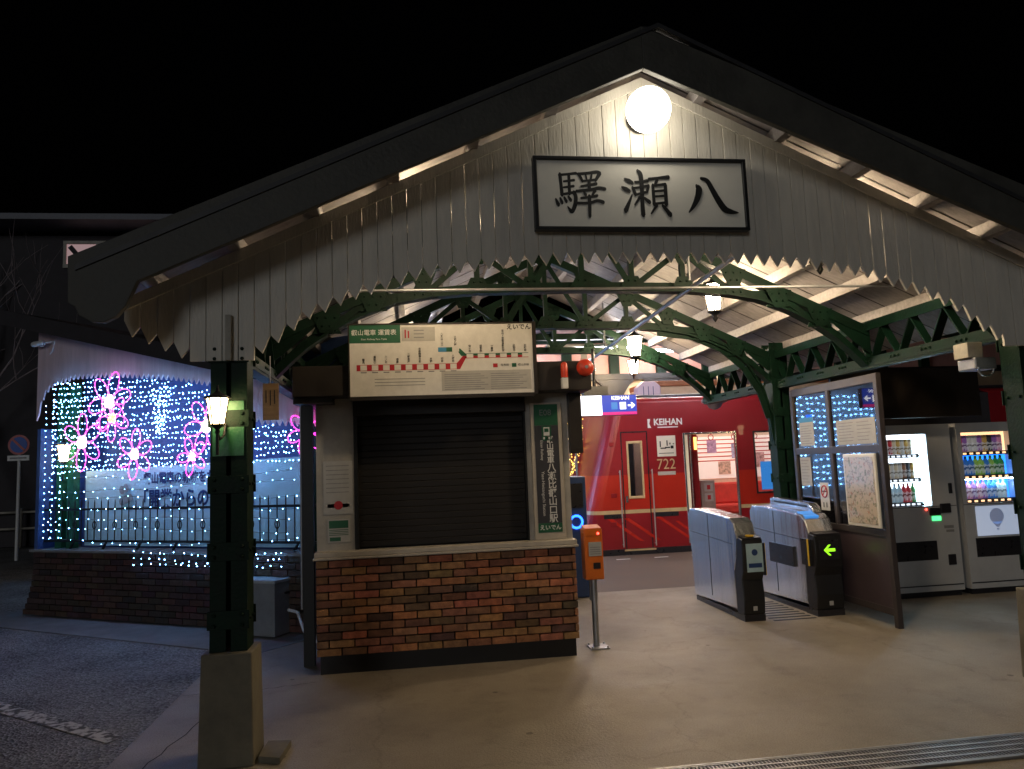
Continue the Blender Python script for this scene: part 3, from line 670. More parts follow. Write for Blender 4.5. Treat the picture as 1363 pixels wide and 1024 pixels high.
ms += [vtxt('八瀬比叡山口', .497, .315, .019), vtxt('三宅八幡', .57, .315)]
a = fm(.84, .6); b = fm(.945, .6); ms += [text_mb('鞍馬線', .022, (a[0], y - .0006, a[1])), text_mb('叡山本線', .022, (b[0], y - .0006, b[1]))]
for m_ in ms: m_.build('station_name', M_ink, t)
pr = MB()
for i in range(9): fbox(pr, .057 + i * .0605, .66, .088 + i * .0605, .675, .0016)
for i in range(3): fbox(pr, .13, .76 + i * .045, .40, .768 + i * .045, .0016)
for i in range(8):
    fbox(pr, .505, .715 + i * .03, .505 + .2 + .02 * (i % 3), .724 + i * .03, .0016); fbox(pr, .76, .715 + i * .03, .76 + .16 + .02 * ((i * 2) % 3), .724 + i * .03, .0016)
for i in range(3): fbox(pr, .345, .075 + i * .05, .40, .09 + i * .05, .0016)
pr.build('small_print', M_grayt, t)
icn = MB(); fbox(icn, .295, .07, .303, .19, .0016); fbox(icn, .312, .09, .32, .19, .0016); icn.build('icons', M_sred, t)

# vertical station sign
def vstack(s_, size, x, y, zc, pitch):
    return merge(*[text_mb(c, size, (x, y, zc + pitch * ((len(s_) - 1) / 2 - i)), bold=.012) for i, c in enumerate(s_)])
t = thing('station_sign', 'tall charcoal station name sign with green ends beside the shutter', 'sign', (1.115, 6.06, .94))
y = 6.06
MB().box(.985, 1.245, y, y + .038, .928, 2.05).build('frame', M_sill, t, bevel=.003)
MB().box(1.015, 1.215, y - .004, y - .0003, 1.06, 1.86).build('panel', M_sgrey, t)
MB().box(1.015, 1.215, y - .004, y - .0003, 1.8605, 2.035).build('end_block', M_sgreen, t); MB().box(1.015, 1.215, y - .004, y - .0003, .985, 1.0595).build('end_block', M_sgreen, t)
text_mb('E08', .07, (1.11, y - .0042, 1.965), bold=.0).build('station_number', M_grayt, t)
ic = MB().box(1.075, 1.155, y - .0052, y - .0043, 1.735, 1.855); ic.build('train_icon', M_sgreen, t)
ic = MB().box(1.09, 1.14, y - .0062, y - .0054, 1.775, 1.845).box(1.085, 1.1, y - .0062, y - .0054, 1.745, 1.765).box(1.13, 1.145, y - .0062, y - .0054, 1.745, 1.765); ic.build('train_symbol', M_twhite, t)
MB().box(1.097, 1.133, y - .0072, y - .0064, 1.805, 1.835).build('symbol_window', M_sgreen, t)
merge(vstack('叡山電車', .062, 1.14, y - .0042, 1.655, .057), vstack('八瀬比叡山口駅', .074, 1.145, y - .0042, 1.30, .069),
      text_mb('Eizan Railway', .031, (1.07, y - .0042, 1.655), rot=-math.pi / 2), text_mb('Yase-Hieizanguchi Station', .035, (1.07, y - .0042, 1.30), rot=-math.pi / 2),
      text_mb('えいでん', .045, (1.115, y - .0042, 1.022), bold=.02)).build('lettering', M_twhite, t)
# dark hanging panel right of the sign
t = MB().box(1.31, 1.42, 6.05, 6.12, 1.62, 2.128).build('meter_box', M_dark, bevel=.006); tag(t, 'narrow black metal box hanging beside the tall station sign', 'box')
# fire bell and alarm lamp
t = thing('fire_bell', 'red round fire bell above the kiosk corner', 'bell', (1.41, 5.84, 2.25))
MB().lathe([(.07, 0), (.07, -.02), (.058, -.042), (.03, -.055), (.012, -.058)], (1.42, 5.857, 2.31), 24, 'y').build('gong', M_bred, t)
MB().lathe([(.014, -.058), (.014, -.068)], (1.42, 5.857, 2.31), 10, 'y').build('boss', M_galv, t)
MB().box(1.39, 1.44, 5.845, 5.859, 2.371, 2.42).build('bracket', M_white, t)
t = thing('alarm_lamp', 'small red alarm lamp with white base next to the fire bell', 'alarm lamp', (1.23, 5.82, 2.16))
MB().lathe([(.028, 0), (.03, .05), (.026, .11), (.012, .125)], (1.24, 5.82, 2.23), 14).build('dome', M_bred, t); MB().box(1.215, 1.265, 5.8, 5.858, 2.14, 2.228).build('base', M_white, t, bevel=.004)

# orange card reader post
t = thing('card_reader_post', 'orange card reader box on a grey post beside the brick counter', 'card reader', (1.5, 6.25, 0))
MB().box(1.415, 1.575, 6.17, 6.3, .565, .985).build('housing', M_orange, t, bevel=.01)
MB().tube([(1.5, 6.26, .565), (1.5, 6.26, .01)], .026, 12).box(1.47, 1.53, 6.262, 6.3, .38, .564).build('pole', M_galv, t)
MB().box(1.43, 1.59, 6.16, 6.33, .0005, .012).build('base_plate', M_galv, t)
b = MB()
for x in (1.445, 1.575):
    for yy in (6.175, 6.315): b.lathe([(.009, 0), (.009, .012)], (x, yy, .012), 6)
b.build('bolts', M_galv, t)
MB().box(1.45, 1.56, 6.164, 6.1695, .76, .875).build('label_plate', M_paper, t)
MB().box(1.485, 1.545, 6.164, 6.1695, .655, .705).build('reader_slot', M_vdark, t)
q = MB()
for i in range(4): q.box(1.46, 1.55, 6.163, 6.1638, .775 + i * .018, .781 + i * .018)
q.build('label_print', M_grayt, t)
MB().sphere((1.535, 6.166, .945), .011, 10, 6).build('indicator', E_red, t)
MB().prism([(6.165, .93), (6.165, .99), (6.3, 1.01), (6.3, .986)], 1.425, 1.565, 'x').build('lid', M_orange, t)

# ------------------------------------------------------------------ ticket gates
def make_gate(name, label, loc, wd, kind):
    t = thing(name, label, 'ticket gate', loc, 0, 'automatic ticket gates')
    L = 1.24
    body = [(0.16, .09), (L, .05), (L + .02, .5), (L + .07, .72), (L + .07, .93), (L - .0, .985), (L - .25, .99), (.2, .945), (.12, .9), (.06, .76), (.10, .6), (.16, .45)]
    MB().prism(body, -wd / 2, wd / 2, 'x').build('cabinet', M_steel, t, bevel=.012, world=False)
    nose = [(.0, .06), (.155, .06), (.155, .45), (.095, .6), (.055, .755), (.06, .775), (-.04, .76), (-.05, .6), (-.035, .46), (.0, .38), (-.02, .2)]
    MB().prism(nose, -wd / 2 - .004, wd / 2 + .004, 'x').build('end_cap', M_black, t, bevel=.008, world=False)
    MB().box(-wd / 2 + .01, wd / 2 - .01, .02, L - .02, 0, .049).box(-wd / 2 - .003, wd / 2 + .003, -.005, .2, 0, .0595).build('plinth', M_vdark, t, world=False)
    s = MB()
    for z in (.0, ):
        s.bar((-wd / 2 - .0015, .17, .70), (-wd / 2 - .0015, L, .74), .003, .006)
    s.bar((-wd / 2 - .0015, .75, .12), (-wd / 2 - .0015, .75, .95), .003, .005)
    s.build('panel_seam', M_vdark, t, world=False)
    MB().prism([(-.045, .762), (.052, .778), (.055, .79), (-.045, .774)], -wd / 2 + .01, wd / 2 - .01, 'x').build('reader_plate', M_vdark, t, world=False)
    if kind == 1:
        MB().lathe([(.04, 0), (.04, .012)], (0.0, .0, .784), 16).build('touch_ring', M_yellow, t, world=False)
        MB().box(-wd / 2 + .03, wd / 2 - .01, -.062, -.052, .46, .72).build('display_label', flat('pale_blue_label', (.35, .5, .55)), t, world=False)
        q = MB().lathe([(.03, 0), (.03, -.0015)], (.01, -.0625, .64), 12, 'y').box(-wd / 2 + .045, wd / 2 - .025, -.0645, -.0625, .5, .54)
        q.build('label_print', M_navy, t, world=False)
        MB().box(wd / 2 + .0045, wd / 2 + .03, -.03, .06, .42, .72).build('flap', M_vdark, t, world=False)
        MB().box(wd / 2 + .0301, wd / 2 + .034, -.03, -.015, .42, .72).build('flap_edge', M_yellow, t, world=False)
        MB().box(-.03, .03, .03, .15, .912, .925)
    else:
        a = []
        q = MB(); yy = -.046
        q.prism([(-.055, .62), (-.005, .67), (.018, .67), (-.018, .634), (.06, .634), (.06, .606), (-.018, .606), (.018, .57), (-.005, .57)], yy - .012, yy - .008).build('arrow_light', E_green, t, world=False)
        MB().box(-.1, .1, -.0535, -.0495, .53, .71).build('arrow_screen', M_vdark, t, world=False)
        MB().box(-wd / 2 - .03, -wd / 2 - .0045, .02, .17, .47, .72).build('flap', M_vdark, t, world=False)
        MB().box(-wd / 2 - .035, -wd / 2 - .0305, .02, .045, .47, .72).build('flap_edge', M_yellow, t, world=False)
        MB().box(-wd / 2 - .02, -wd / 2 - .0005, .35, .85, .42, .62).build('door_pocket', M_vdark, t, world=False)
        MB().prism([(.25, .952), (L - .1, .992), (L - .1, 1.06), (L - .16, 1.075), (.35, 1.045), (.27, 1.0)], .04, wd / 2, 'x').build('raised_rail', M_steel, t, bevel=.006, world=False)
        MB().bar((.038, .36, 1.008), (.038, L - .2, 1.035), .004, .02).build('rail_slot', M_vdark, t, world=False)
        MB().prism([(.14, .918), (.3, .957), (.3, .968), (.14, .93)], -wd / 2 + .03, .035, 'x').build('touch_pad', E_bluew, t, world=False)
    MB().box(-.02, .02, -.021, -.0185, .1, .14).build('sticker', M_paper, t, world=False)
    return t
make_gate('ticket_gate', 'stainless ticket gate with yellow touch ring, nearer the red train door', (3.155, 6.77, 0), .2, 1)
make_gate('ticket_gate', 'stainless ticket gate with green arrow, against the glass partition', (3.92, 6.77, 0), .27, 2)

# ------------------------------------------------------------------ glass partition
t = thing('glass_partition', 'brown framed glass partition dividing the gates from the vending machines', 'partition', (4.17, 6.95, 0))
f = MB()
for ya, yb, x in ((6.10, 6.155, 0), (7.60, 7.65, 0)): f.box(4.145, 4.195, ya, yb, 0.0 if ya < 7 else .0, 2.24)
f.box(4.147, 4.193, 6.1551, 7.5999, 2.16, 2.24).box(4.147, 4.193, 6.1551, 7.5999, 1.53, 1.6).box(4.147, 4.193, 6.1551, 7.5999, .78, .84).box(4.147, 4.193, 6.1551, 7.5999, .10, .16)
f.box(4.148, 4.192, 6.9, 6.95, .8401, 1.5299).box(4.148, 4.192, 6.9, 6.95, 1.6001, 2.1599)
f.build('frame', M_frame, t, bevel=.004)
for (ya, yb) in ((6.155, 6.9), (6.95, 7.6)):
    for za, zb in ((.84, 1.53), (1.6, 2.16)):
        MB().box(4.167, 4.173, ya, yb, za, zb).build('pane', M_pglass, t)
MB().box(4.16, 4.18, 6.1551, 7.5999, .16, .78).build('lower_panel', M_lower, t)
def xsheet(name, label, cat, ya, yb, za, zb, m, x=4.1655, th=.002):
    t = thing(name, label, cat, (x, (ya + yb) / 2, za)); MB().box(x - th, x, ya, yb, za, zb).build('sheet', m, t); return t
def xlines(t, ya, yb, za, zb, n, m, x=4.163, h=.006, nm='print'):
    q = MB(); rr = random.Random(n)
    for i in range(n):
        z = za + (zb - za) * (i + .5) / n; q.box(x - .0006, x - .0001, ya + (yb - ya) * rr.uniform(0, .3), yb, z, z + h)
    q.build(nm, m, t)
t = xsheet('notice', 'paper notice with blue heading on an upper partition pane', 'notice', 7.24, 7.52, 1.62, 1.92, M_paper); xlines(t, 7.27, 7.5, 1.63, 1.84, 8, M_grayt); MB().box(4.1625, 4.1632, 7.24, 7.52, 1.87, 1.92).build('heading', M_sblue, t)
t = xsheet('notice', 'wide printed notice on the partition pane above the map board', 'notice', 6.2, 6.82, 1.61, 1.85, M_paper); xlines(t, 6.25, 6.48, 1.63, 1.83, 6, M_grayt); xlines(t, 6.53, 6.78, 1.63, 1.83, 7, M_grayt, x=4.1629, nm='print')
t = xsheet('notice', 'narrow plain paper notice on the partition above the no smoking sign', 'notice', 7.35, 7.56, 1.2, 1.5, M_paper); xlines(t, 7.38, 7.54, 1.22, 1.48, 8, M_grayt)
t = xsheet('no_smoking_sign', 'white no smoking sign with red ring on the lower glass pane', 'sign', 7.05, 7.21, .96, 1.24, M_white)
rgp = [(4.1628, 7.13 + .052 * math.cos(a * math.pi / 10), 1.15 + .058 * math.sin(a * math.pi / 10)) for a in range(20)]
MB().tube(rgp, .007, 6, closed=True).bar((4.1626, 7.095, 1.19), (4.1626, 7.165, 1.11), .003, .012).build('red_ring', M_sred, t)
MB().box(4.1621, 4.1629, 7.095, 7.17, 1.145, 1.157).build('cigarette', M_ink, t); MB().box(4.162, 4.1629, 7.09, 7.115, .99, 1.04).box(4.162, 4.1629, 7.145, 7.17, .99, 1.04).build('lettering', M_grayt, t)
t = thing('map_board', 'pale framed illustrated map board hung on the partition by its near post', 'map board', (4.12, 6.43, .83))
MB().box(4.115, 4.1375, 6.18, 6.68, .85, 1.52).build('frame', M_board, t, bevel=.008)
def mapm():
    m, N, L, b = _new('faint_map_print')
    tc = N.new('ShaderNodeTexCoord')
    n = N.new('ShaderNodeTexNoise'); n.inputs['Scale'].default_value = 9; n.inputs['Detail'].default_value = 5; L.new(tc.outputs['Object'], n.inputs['Vector'])
    r = N.new('ShaderNodeValToRGB'); e = r.color_ramp.elements; e[0].position = .44; e[0].color = (.62, .53, .42, 1); e[1].position = .56; e[1].color = (.62, .53, .42, 1)
    x = e.new(.49); x.color = (.3, .24, .2, 1); x = e.new(.515); x.color = (.55, .5, .4, 1); x = e.new(.475); x.color = (.6, .52, .42, 1)
    L.new(n.outputs[0], r.inputs[0])
    n2 = N.new('ShaderNodeTexNoise'); n2.inputs['Scale'].default_value = 26; L.new(tc.outputs['Object'], n2.inputs['Vector'])
    r2 = N.new('ShaderNodeValToRGB'); e = r2.color_ramp.elements; e[0].position = .36; e[0].color = (.35, .5, .4, 1); e[1].position = .62; e[1].color = (1, 1, 1, 1); x = e.new(.42); x.color = (1, 1, 1, 1); x = e.new(.7); x.color = (.8, .4, .35, 1)
    L.new(n2.outputs[0], r2.inputs[0])
    mx = N.new('ShaderNodeMix'); mx.data_type = 'RGBA'; mx.blend_type = 'MULTIPLY'; mx.inputs[0].default_value = .7; L.new(r.outputs[0], mx.inputs[6]); L.new(r2.outputs[0], mx.inputs[7]); L.new(mx.outputs[2], b.inputs['Base Color'])
    b.inputs['Roughness'].default_value = .12
    return m
MB().box(4.111, 4.1148, 6.21, 6.65, .88, 1.49).build('map_face', mapm(), t)

# ------------------------------------------------------------------ vending machines
t = thing('hanging_screen', 'large black panel hung behind the partition above the vending machines', 'panel', (5.1, 6.95, 1.86))
MB().box(4.21, 5.86, 6.93, 6.97, 1.86, 2.37).build('panel', M_dark, t, bevel=.004)
def can(name, r, h, m, cap):
    o = MB().lathe([(r * .85, 0), (r, .008), (r, h - .012), (r * .8, h)], (0, 0, 0), 12); b = o.build(name, m, None)
    return b
def bottle(name, r, h, m):
    return MB().lathe([(r * .9, 0), (r, .01), (r * .93, h * .3), (r, h * .55), (r * .9, h * .68), (r * .4, h * .84), (r * .38, h * .98), (r * .3, h)], (0, 0, 0), 12).build(name, m, None)
def lab(n, c, e=.25):  # drinks glow faintly, painting in the machine's light on them
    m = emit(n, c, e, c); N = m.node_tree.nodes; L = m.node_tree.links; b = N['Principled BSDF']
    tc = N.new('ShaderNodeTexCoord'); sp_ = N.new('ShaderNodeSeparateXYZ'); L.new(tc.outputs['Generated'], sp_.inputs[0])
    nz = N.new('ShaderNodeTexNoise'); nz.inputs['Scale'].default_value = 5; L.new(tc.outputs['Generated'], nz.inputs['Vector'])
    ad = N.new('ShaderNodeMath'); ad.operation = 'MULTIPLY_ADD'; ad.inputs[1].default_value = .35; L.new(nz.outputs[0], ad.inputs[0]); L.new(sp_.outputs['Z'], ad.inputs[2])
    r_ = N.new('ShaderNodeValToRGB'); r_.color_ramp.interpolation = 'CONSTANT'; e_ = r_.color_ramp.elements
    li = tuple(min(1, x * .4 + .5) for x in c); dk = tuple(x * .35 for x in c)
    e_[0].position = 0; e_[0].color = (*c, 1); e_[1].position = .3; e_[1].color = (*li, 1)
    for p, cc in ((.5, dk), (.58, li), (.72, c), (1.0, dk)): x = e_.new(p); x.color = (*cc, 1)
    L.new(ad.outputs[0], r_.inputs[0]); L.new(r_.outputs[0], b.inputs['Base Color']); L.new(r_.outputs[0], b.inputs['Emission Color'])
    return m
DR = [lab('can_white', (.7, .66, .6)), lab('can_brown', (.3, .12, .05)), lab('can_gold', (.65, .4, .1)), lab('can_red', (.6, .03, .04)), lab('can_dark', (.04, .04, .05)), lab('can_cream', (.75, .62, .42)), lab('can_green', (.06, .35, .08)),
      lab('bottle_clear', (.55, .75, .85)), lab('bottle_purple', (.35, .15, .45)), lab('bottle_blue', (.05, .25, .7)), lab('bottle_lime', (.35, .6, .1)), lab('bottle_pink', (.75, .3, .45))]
PROTO = {}
def drink(kind, r, h, mi, loc, label, group):
    key = (kind, r, h, mi)
    if key not in PROTO:
        o = (can if kind == 'drink_can' else bottle)(*( (kind, r, h, DR[mi], None) if kind == 'drink_can' else (kind, r, h, DR[mi]) )); PROTO[key] = o
    else:
        o = PROTO[key].copy(); col.objects.link(o)
    o.location = loc; tag(o, label, kind.split('_')[1], group); return o
def make_vend(label, X, wd, lit, warm):
    Y = 7.25; H = 1.8
    t = thing('vending_machine', label, 'vending machine', (X + wd / 2, Y, 0), 0, 'drink vending machines')
    wx0, wx1, wz0, wz1 = (X + .05, X + .60 if not warm else X + .72, .94, 1.7)
    b = MB()   # cabinet: side, top, back, front panels around the lit window
    b.box(X, wx0, Y, Y + .7, .06, H).box(wx1, X + wd, Y, Y + .7, .06, H).box(wx0, wx1, Y, Y + .7, wz1, H).box(wx0, wx1, Y, Y + .7, .06, wz0).box(wx0, wx1, Y + .2, Y + .7, wz0, wz1)
    b.build('cabinet', M_vend, t)
    MB().box(X + .02, X + wd - .02, Y + .03, Y + .65, .0, .0595).build('base', M_vdark, t)
    MB().box(wx0, wx1, Y + .192, Y + .1995, wz0, wz1).build('backlight', E_vend if lit else E_vendb, t)
    if warm: MB().box(wx0, wx1, Y + .18, Y + .191, wz0 + (wz1 - wz0) * .68, wz1).build('warm_backlight', E_vendw, t)
    MB().tube([(wx1 - .03, Y + .08, wz0 + .02), (wx1 - .03, Y + .08, wz1 - .02)], .014, 8).build('side_tube', E_tube2 if lit else E_vendb, t) if lit else MB().tube([(wx0 + .02, Y + .06, wz0 + (wz1 - wz0) * .34), (wx1 - .02, Y + .06, wz0 + (wz1 - wz0) * .34)], .008, 8).build('shelf_tube', E_tube2, t)
    MB().box(wx0 + .0005, wx1 - .0005, Y + .012, Y + .016, wz0 + .0005, wz1 - .0005).build('window', M_glass, t)
    dz = (wz1 - wz0) / 3
    for r in range(3):
        z = wz0 + r * dz
        sh = MB().box(wx0, wx1 - .07, Y + .03, Y + .19, z + .004, z + .045).build('shelf', M_vdark, t)
        q = MB(); nb = 7
        for i in range(nb): q.box(wx0 + .03 + i * (wx1 - wx0 - .12) / nb, wx0 + .065 + i * (wx1 - wx0 - .12) / nb, Y + .022, Y + .0298, z + .014, z + .034)
        q.build('buttons', E_infot if lit else E_vendw, sh)
    MB().box(X + .1, X + wd - (.27 if not warm else .12), Y - .004, Y + .03, .38, .58).build('delivery_slot', M_vdark, t, bevel=.006)
    MB().box(X + wd - .2, X + wd - .08, Y - .02, Y - .0002, .86, .96).box(X + wd - .33, X + wd - .2, Y - .015, Y - .0002, .84, .92).build('coin_slot', M_vdark, t, bevel=.01)
    MB().box(X + wd - .08, X + wd - .04, Y - .014, Y - .0002, 1.06, 1.17).build('coin_return_lever', M_vdark, t, bevel=.006)
    MB().box(X + wd - .16, X + wd - .07, Y - .01, Y - .0002, .32, .43).build('change_cup', M_vdark, t, bevel=.006)
    MB().bar((X + .01, Y - .002, .12), (X + wd - .01, Y - .002, .12), .004, .012).build('seam', M_vdark, t)
    MB().box(X - .001 + .002, X + wd - .002, Y - .002, Y + .0, .93, .936).build('panel_joint', M_vdark, t)
    return t, (wx0, wx1, wz0, dz, Y)
v1, g1 = make_vend('grey vending machine with bright white lit window beside the partition', 4.84, .88, True, False)
MB().box(5.42, 5.52, 7.242, 7.249, .785, .83).build('price_display', E_greend, v1)
MB().sphere((5.36, 7.246, .905), .012, 8, 6).build('sold_out_lamp', E_red, v1)
MB().box(5.55, 5.66, 7.247, 7.2495, .70, .73).box(5.57, 5.66, 7.247, 7.2495, .66, .685).build('print', M_grayt, v1)
v2, g2 = make_vend('grey vending machine with orange and blue lit window and balloon panel', 5.80, .98, False, True)
MB().box(5.93, 6.5, 7.244, 7.2495, .48 + .12, .91).build('lit_panel', E_panel, v2, bevel=.002)
MB().lathe([(.085, 0), (.084, -.002)], (6.17, 7.2435, .80), 20, 'y').prism([(6.11, .74), (6.23, .74), (6.185, .685), (6.155, .685)], 7.2415, 7.2432).box(6.155, 6.185, 7.2415, 7.2432, .655, .675).build('balloon_print', emit('balloon_blue', (.15, .25, .55), .25), v2)
sp = random.Random(2)
rows1 = [('drink_bottle', .03, .2, [7, 7, 7, 7, 7, 3, 3, 6]), ('drink_can', .028, .165, [5, 1, 2, 0, 5, 0, 1, 4, 2]), ('drink_can', .028, .16, [0, 5, 0, 3, 5, 2, 0, 2, 5])]
rows2 = [('drink_bottle', .036, .2, [8, 11, 8, 11, 8, 9, 9, 7, 7]), ('drink_bottle', .036, .205, [9, 9, 9, 10, 10, 9, 10, 6, 6]), ('drink_can', .033, .175, [3, 8, 0, 0, 8, 2, 4, 8, 11])]
nm = ['bottom', 'middle', 'top']
for rows, g, who in ((rows1, g1, 'white'), (rows2, g2, 'orange and blue')):
    wx0, wx1, wz0, dz, Y = g
    for r, (kd, rad, h, ids) in enumerate(rows):
        st = (wx1 - wx0 - .13) / len(ids)
        for i, mi in enumerate(ids):
            wd_ = 'bottle' if 'bottle' in kd else 'can'
            cname = DR[mi].name.split('_')[1]
            drink(kd, rad, h, mi, (wx0 + .045 + i * st, Y + .1, wz0 + r * dz + .046), f'{cname} drink {wd_} on the {nm[r]} shelf of the {who} lit vending machine', f'{cname} drinks on the {nm[r]} shelf, {who} lit machine')

# floodlight on the right column head
t = thing('floodlight', 'grey box floodlight under the girder above the vending machines', 'floodlight', (3.95, 4.75, 2.1))
MB().box(3.9, 4.02, 4.68, 4.82, 2.17, 2.28).build('housing', M_creamd, t, bevel=.006); MB().box(3.93, 4.10, 4.66, 4.83, 2.085, 2.169).build('lens', M_galv, t, bevel=.01)
MB().tube([(3.95, 4.66, 2.1)] + [(3.95 + .06 - .06 * math.cos(a * .39), 4.66, 2.085 - .05 * math.sin(a * .39)) for a in range(9)], .007, 6).build('handle', M_steel, t)

# ------------------------------------------------------------------ train
t = thing('train_carriage', 'red railway carriage with open lit door standing at the platform', 'train', (5.5, 12.2, -.6))
TY = 12.1; TL = 3.02; TR = 13.5; Zf = .1; Zr = 2.5
def nose_x(z): return TL + .045 + max(0, (z - .62)) * .27 if z > .62 else TL - .07 + (0.62 - z) * .06
side = MB()
bands = [(-.6, .66, M_tred), (.66, .72, M_tgold), (.72, 1.3, M_tor), (1.3, Zr, M_tred)]
D1 = (3.5, 3.93); D2 = (4.57, 5.53); Wn = (5.86, 7.1); d2z = (.12, 1.97); wz = (.92, 1.93)
def bandpanel(z0, z1, m, nmn):
    mb = MB()
    segs = []
    cuts = [(D2[0], D2[1], d2z[0], d2z[1]), (Wn[0], Wn[1], wz[0], wz[1]), (3.60, 3.83, .93, 1.82)]
    zz = sorted(set([z0, z1] + [c for (a, b, p, q) in cuts for c in (p, q) if z0 < c < z1]))
    for za, zb in zip(zz, zz[1:]):
        xs_ = [None]; holes = sorted([(a, b) for (a, b, p, q) in cuts if p <= za + 1e-6 and q >= zb - 1e-6])
        x = None
        bounds = []
        cur = 'nose'
        for (a, b) in holes: bounds.append((cur, a)); cur = b
        bounds.append((cur, TR))
        for (a, b) in bounds:
            if a == 'nose': vs = [(nose_x(za), TY, za), (b, TY, za), (b, TY, zb), (nose_x(zb), TY, zb)]
            else: vs = [(a, TY, za), (b, TY, za), (b, TY, zb), (a, TY, zb)]
            mb.add(vs, [(0, 1, 2, 3)])
    # nose (front end of the cab)
    k = 6
    prev = None
    for za, zb in zip(zz, zz[1:]):
        ring = []
        for i in range(k + 1):
            a = math.pi / 2 * i / k
            dx, dy = -.22 * math.sin(a), .35 * (1 - math.cos(a))
            ring.append((dx, dy))
        ring.append((-.26, 1.2)); ring.append((-.22, 2.35)); ring.append((0, 2.7))
        for (p, q) in zip(ring, ring[1:]):
            mb.add([(nose_x(za) + p[0], TY + p[1], za), (nose_x(za) + q[0], TY + q[1], za), (nose_x(zb) + q[0], TY + q[1], zb), (nose_x(zb) + p[0], TY + p[1], zb)], [(0, 1, 2, 3)], smooth=True)
    return mb
bd = []
lowr = bandpanel(-.6, .66, M_tred, ''); bd = bandpanel(1.3, Zr, M_tred, '')
# curved cant rail at the roof
rc = []
for i in range(7):
    a = math.pi / 2 * i / 6; rc.append((TY + .18 * (1 - math.cos(a)), Zr + .10 * math.sin(a)))
rc.append((TY + 2.5, Zr + .13))
top = MB()
for (p, q) in zip(rc, rc[1:]): top.add([(nose_x(Zr) - .0, p[0], p[1]), (TR, p[0], p[1]), (TR, q[0], q[1]), (nose_x(Zr) + .02, q[0], q[1])], [(0, 1, 2, 3)])
merge(bd, lowr).build('body', M_tred, t)
bandpanel(.72, 1.3, M_tor, '').build('vermilion_band', M_tor, t)
bandpanel(.66, .72, M_tgold, '').build('gold_line', M_tgold, t)
top.build('roof', M_tred, t)
MB().box(TL - .1, TR, TY - .012, TY - .001, -.6, .085).build('skirt', M_vdark, t)
# dark panels under the gold line and the slanting stripes
q = MB()
for a, b in ((3.13, 3.43), (3.98, 4.42), (5.78, 9)): q.box(a, b, TY - .004, TY - .0005, .585, .657)
q.build('vent_panel', M_vdark, t)
for x in (3.18, 3.47, 4.02, 4.35, 5.68): MB().prism([(x, .585), (x + .09, .585), (x + .62, .2), (x + .55, .2)] if x < 4.3 or x > 5 else [(x, .5), (x + .07, .5), (x + .22, .38), (x + .22, .33)], TY - .0035, TY - .0006).build('slanting_stripe', M_tor2, t)
# crew door
d = MB().box(D1[0] - .02, D1[0], TY - .003, TY - .0005, .08, 2.0).box(D1[1], D1[1] + .02, TY - .003, TY - .0005, .08, 2.0).box(D1[0] - .02, D1[1] + .02, TY - .003, TY - .0005, 2.0, 2.02)
dr = d.build('crew_door', M_vdark, t)
fw = MB()
o_, i_ = (3.575, 3.855, .9, 1.86), (3.61, 3.82, .945, 1.815)
fw.box(o_[0], i_[0], TY - .012, TY + .01, o_[2], o_[3]).box(i_[1], o_[1], TY - .012, TY + .01, o_[2], o_[3]).box(i_[0], i_[1], TY - .012, TY + .01, o_[2], i_[2]).box(i_[0], i_[1], TY - .012, TY + .01, i_[3], o_[3])
fw.build('window_frame', M_tgold, dr, bevel=.008)
MB().box(3.61, 3.82, TY + .012, TY + .016, .945, 1.815).build('pane', M_glass, dr)
MB().box(3.45, 3.99, TY - .02, TY - .0005, .05, .078).build('step', M_tgold, dr)
for x in (3.43, 3.985):
    MB().tube([(x, TY - .05, .12), (x, TY - .05, 1.38)], .012, 8).tube([(x, TY, .16), (x, TY - .05, .16)], .01, 6).tube([(x, TY, 1.35), (x, TY - .05, 1.35)], .01, 6).build('handrail', M_rail, t)
MB().box(3.52, 3.56, TY - .02, TY - .0005, .84, .95).build('door_handle', M_steel, dr, bevel=.006)
# lettering
text_mb('KEIHAN', .15, (4.33, TY - .0005, 2.16), bold=.03, xs=.95).build('lettering', M_twhite, t)
q = MB().box(4.14, 4.5, TY - .002, TY - .0005, 2.065, 2.085); q.prism([(3.97, 2.07), (4.03, 2.07), (4.0, 2.14), (4.02, 2.22), (3.97, 2.22)], TY - .002, TY - .0005).build('emblem', M_twhite, t)
text_mb('722', .25, (4.255, TY - .0005, 1.445), bold=.0, xs=.9).build('fleet_number', M_tgold, t)
MB().box(4.1, 4.41, TY - .003, TY - .0005, 1.27, 1.33).build('plate', M_mapg, t)
pp = MB().box(4.11, 4.44, TY - .004, TY - .0005, 1.58, 1.93).build('poster', M_board, t)
q = MB()
for (a, b, c, e) in ((.06, .13, .1, .02), (.05, .16, .02, .1), (.17, .18, .02, .09), (.14, .14, .09, .02), (.24, .13, .05, .05), (.22, .2, .02, .03), (.28, .2, .02, .02)): q.box(4.11 + a, 4.11 + a + c, TY - .0055, TY - .0042, 1.58 + b, 1.58 + b + e)
q.box(4.14, 4.4, TY - .0055, TY - .0042, 1.63, 1.64).build('brush_print', M_ink, pp)
# indents on the cab side
for z in (1.78, 1.37, .93, .46): MB().box(3.27 - .03 * (z < .6), 3.37 - .03 * (z < .6), TY - .008, TY - .0005, z, z + .07).build('grab_step', M_tred, t, bevel=.004)
